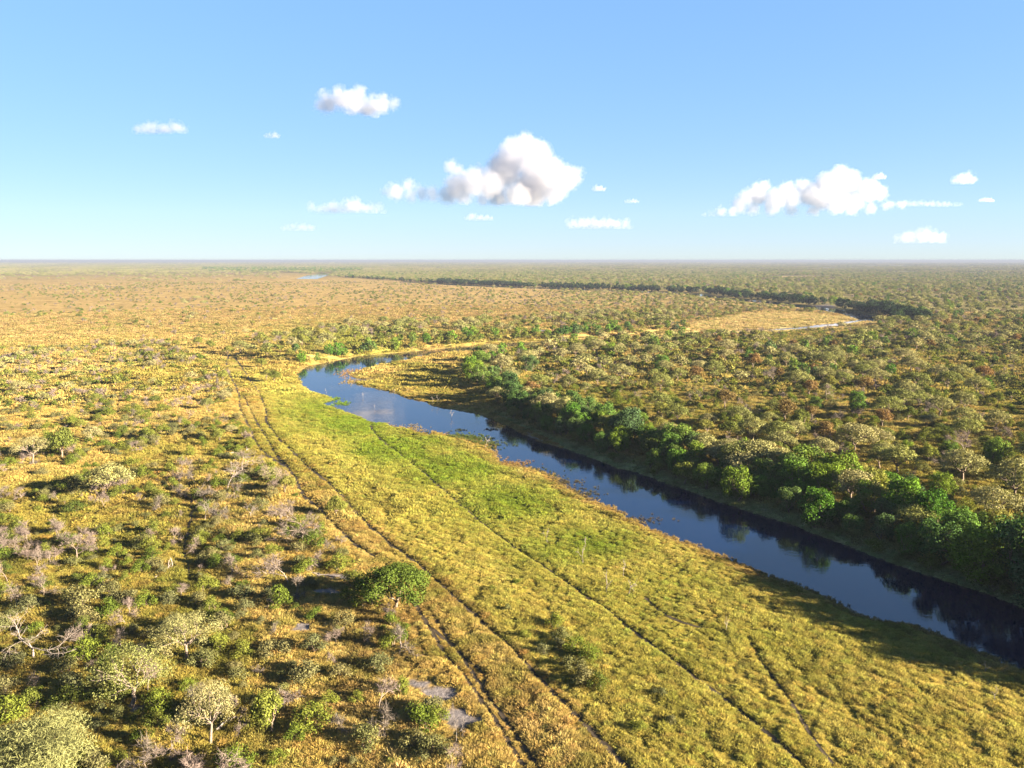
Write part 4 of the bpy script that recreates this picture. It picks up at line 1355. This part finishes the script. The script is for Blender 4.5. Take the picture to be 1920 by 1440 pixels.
# ------------------------------------------------------------------ clouds
def cloud_mat(name, seeds, lump, rho, thin):
    """Vapour: dense inside the billows named by seeds (centre, radius), frayed by noise towards the rim."""
    m, t, N, Lk = mat_base(name)
    tc = N('ShaderNodeTexCoord')
    nz = N('ShaderNodeTexNoise'); nz.inputs['Scale'].default_value = 1.0 / lump; nz.inputs['Detail'].default_value = 5; nz.inputs['Roughness'].default_value = .64
    Lk(tc.outputs['Object'], nz.inputs['Vector'])
    f = None
    for c, r in seeds:
        d = N('ShaderNodeVectorMath'); d.operation = 'DISTANCE'
        Lk(tc.outputs['Object'], d.inputs[0]); d.inputs[1].default_value = tuple(c)
        k = N('ShaderNodeMath'); k.operation = 'MULTIPLY_ADD'; k.inputs[1].default_value = -1.0 / lump; k.inputs[2].default_value = r / lump
        Lk(d.outputs['Value'], k.inputs[0])
        if f is None:
            f = k.outputs[0]
        else:
            x = N('ShaderNodeMath'); x.operation = 'SMOOTH_MAX'; x.inputs[2].default_value = .35
            Lk(f, x.inputs[0]); Lk(k.outputs[0], x.inputs[1]); f = x.outputs[0]
    sep = N('ShaderNodeSeparateXYZ'); Lk(tc.outputs['Object'], sep.inputs[0])
    bz = N('ShaderNodeMath'); bz.operation = 'MULTIPLY_ADD'; bz.inputs[1].default_value = 2.6 / lump; bz.inputs[2].default_value = .35      # level cloud base
    Lk(sep.outputs['Z'], bz.inputs[0])
    mn = N('ShaderNodeMath'); mn.operation = 'SMOOTH_MIN'; mn.inputs[2].default_value = .3
    Lk(f, mn.inputs[0]); Lk(bz.outputs[0], mn.inputs[1])
    ns = N('ShaderNodeMath'); ns.operation = 'MULTIPLY_ADD'; ns.inputs[1].default_value = 3.0; ns.inputs[2].default_value = -1.2
    Lk(nz.outputs[0], ns.inputs[0])
    ad = N('ShaderNodeMath'); ad.operation = 'ADD'; Lk(mn.outputs[0], ad.inputs[0]); Lk(ns.outputs[0], ad.inputs[1])
    mr = N('ShaderNodeMapRange'); mr.interpolation_type = 'SMOOTHSTEP'
    mr.inputs[1].default_value, mr.inputs[2].default_value, mr.inputs[4].default_value = -.1, thin, rho
    Lk(ad.outputs[0], mr.inputs[0])
    v = N('ShaderNodeVolumePrincipled')
    v.inputs['Color'].default_value = (.64, .64, .68, 1)
    v.inputs['Anisotropy'].default_value = 0.5
    Lk(mr.outputs[0], v.inputs['Density'])
    o = N('ShaderNodeOutputMaterial'); Lk(v.outputs[0], o.inputs['Volume'])
    m.cycles.volume_step_rate = .22
    return m
import bmesh
def cloud(puffs, base_py, dist, dens, label, flat=.12, vox=34.0, disp=1.0, lump_k=.75, thin=1.2):
    """puffs in photo pixels (x, y, r) seen at the given distance."""
    rr = np.random.default_rng(len(puffs) * 7 + int(dist))
    xs = np.mean([p[0] for p in puffs])
    dx, dy, dz = ray(xs, base_py)
    k = dist / dy
    C = np.array([dx * k, dist, CAM_H + dz * k])
    upp = k * CP / FPX * 1.0
    bm = bmesh.new()
    lump = np.median([p[2] for p in puffs]) * upp * lump_k
    seeds = []
    for (x, y, r) in puffs:
        r = r * upp
        c0 = np.array([(x - xs) * upp, rr.normal(0, .45) * r, (base_py - y) * upp])
        seeds.append((c0, r))
        ret = bmesh.ops.create_icosphere(bm, subdivisions=3, radius=r + lump * .55)
        for v in ret['verts']:
            v.co += Vector(c0)
    for v in bm.verts:
        if v.co.z < -lump * .3:
            v.co.z = -lump * .3 + (v.co.z + lump * .3) * .1
    me = bpy.data.meshes.new('cloud')
    bm.to_mesh(me); bm.free()
    me.materials.append(cloud_mat('cloud_vapour', seeds, lump, 1.0 / (dens * upp), thin))      # dens: depth of the soft rim in photo pixels
    o = obj('cloud', me, None, C)
    a = o.modifiers.new('union', 'REMESH'); a.mode = 'VOXEL'; a.voxel_size = max(vox, lump * .12)
    tag(o, label, 'cloud', 'fair-weather clouds')
    return o
cloud([(860, 352, 28), (890, 345, 28), (920, 345, 30), (948, 318, 36), (965, 292, 32), (985, 276, 22), (1000, 300, 38), (1030, 328, 34), (1060, 336, 26), (1080, 325, 12), (1040, 355, 26), (1000, 350, 38), (930, 366, 20),
       (975, 368, 24), (845, 315, 14), (860, 325, 14), (900, 322, 12), (1050, 362, 14), (986, 262, 13), (958, 364, 20), (985, 370, 18), (1010, 288, 16), (1075, 332, 18), (1088, 324, 9), (740, 360, 17), (765, 347, 13), (790, 362, 14), (722, 358, 9), (770, 366, 13), (812, 364, 14), (838, 366, 18), (870, 370, 16), (885, 330, 12), (905, 374, 13), (940, 376, 13), (1005, 374, 14), (1035, 374, 12)], 383, 22000, 24, 'wide white cumulus with a peaked top above the middle of the horizon')
cloud([(1350, 397, 9), (1385, 384, 16), (1420, 365, 22), (1430, 352, 14), (1450, 375, 22), (1480, 372, 20), (1500, 352, 15), (1520, 365, 24), (1550, 348, 26), (1570, 328, 16), (1590, 342, 24), (1620, 358, 22), (1650, 362, 14),
       (1600, 375, 20), (1560, 380, 22), (1330, 402, 5), (1318, 404, 4), (1668, 384, 9), (1690, 384, 7), (1350, 399, 8), (1395, 372, 16), (1470, 360, 18), (1535, 372, 24), (1370, 396, 9), (1410, 392, 12), (1445, 393, 12), (1485, 393, 12), (1525, 393, 12), (1600, 394, 11), (1635, 390, 10)], 403, 24000, 22, 'long white cumulus bank low in the right sky')
cloud([(610, 190, 18), (640, 185, 19), (672, 178, 15), (662, 196, 20), (690, 198, 20), (715, 195, 17), (738, 196, 10), (598, 196, 10)], 212, 9500, 20, 'lone puffy cloud highest in the sky, left of centre', flat=.3, vox=30, disp=.6, lump_k=1.0, thin=1.0)
def strip(x0, x1, yb, h, seed=0):
    """Seeds of a small flat cloud h pixels tall between two columns."""
    r = np.random.default_rng(seed + int(x0))
    n = max(4, int((x1 - x0) / (h * .24)))
    out = []
    for k in range(n):
        t = (k + .5) / n
        q = h * .55 * r.uniform(.6, 1) * math.sin(math.pi * (.12 + .76 * t)) ** .6
        out.append((x0 + (x1 - x0) * t + r.normal(0, h * .1), yb - q * r.uniform(.5, 1.0), q))
    return out
cloud(strip(1660, 1800, 386, 11), 386, 24500, 38, 'thin streak of cloud trailing right of the long bank', disp=.3, lump_k=1.5, thin=1.1)
cloud(strip(252, 354, 248, 22), 248, 11000, 24, 'small flat cloud in the left sky', flat=.3, vox=22, disp=.4, lump_k=1.5, thin=1.1)
cloud(strip(588, 718, 397, 24), 397, 22000, 28, 'low pinkish cloud left below the peaked cumulus', disp=.5, lump_k=1.5, thin=1.1)
cloud(strip(1062, 1182, 426, 22), 426, 26000, 24, 'low white cloud right below the peaked cumulus', disp=.5, lump_k=1.5, thin=1.1)
cloud(strip(874, 922, 412, 14), 412, 26000, 22, 'tiny cloud directly below the peaked cumulus', disp=.4, lump_k=1.5, thin=1.1)
cloud(strip(1787, 1826, 343, 20), 343, 18000, 22, 'tiny round cloud at the right edge of the sky', vox=28, disp=.4, lump_k=1.5, thin=1.1)
cloud(strip(1640, 1658, 335, 13), 335, 20000, 12, 'tiny puff just above the long right bank', vox=25, disp=.3, lump_k=1.5, thin=1.1)
cloud(strip(1112, 1133, 357, 12), 357, 21000, 12, 'tiny puff right of the peaked cumulus', vox=25, disp=.3, lump_k=1.5, thin=1.1)
cloud(strip(1682, 1772, 453, 24), 453, 28000, 40, 'faint lowest cloud near the right horizon', disp=.5, lump_k=1.5, thin=1.1)
cloud(strip(535, 592, 431, 15), 431, 27000, 40, 'faint low cloud near the horizon left of centre', disp=.4, lump_k=1.5, thin=1.1)
cloud(strip(500, 524, 258, 12), 258, 14000, 16, 'tiny wisp right of the small left cloud', vox=25, disp=.3, lump_k=1.5, thin=1.1)
cloud(strip(1835, 1862, 378, 8), 378, 24000, 12, 'tiny flat wisp at the end of the trailing streak', vox=25, disp=.2, lump_k=1.5, thin=1.1)
cloud(strip(1172, 1196, 380, 8), 380, 24000, 14, 'tiny flat wisp between the two big clouds', vox=25, disp=.2, lump_k=1.5, thin=1.1)

# ------------------------------------------------------------------ haze
hm, t, N, Lk = mat_base('haze')
v = N('ShaderNodeVolumePrincipled')
v.inputs['Color'].default_value = (.115, .135, .185, 1)
v.inputs['Density'].default_value = 1.6e-4
o = N('ShaderNodeOutputMaterial'); Lk(v.outputs[0], o.inputs['Volume'])
hx, z0, z1 = 38000.0, -6.0, 41.0
hv = [(a, b, c) for a in (-hx, hx) for b in (-hx, hx) for c in (z0, z1)]
hz = mesh('haze', hv, [(0, 1, 3, 2), (4, 6, 7, 5), (0, 4, 5, 1), (2, 3, 7, 6), (0, 2, 6, 4), (1, 5, 7, 3)], [hm])
tag(obj('haze', hz), 'thin pale haze over the plain', 'haze', kind='stuff')
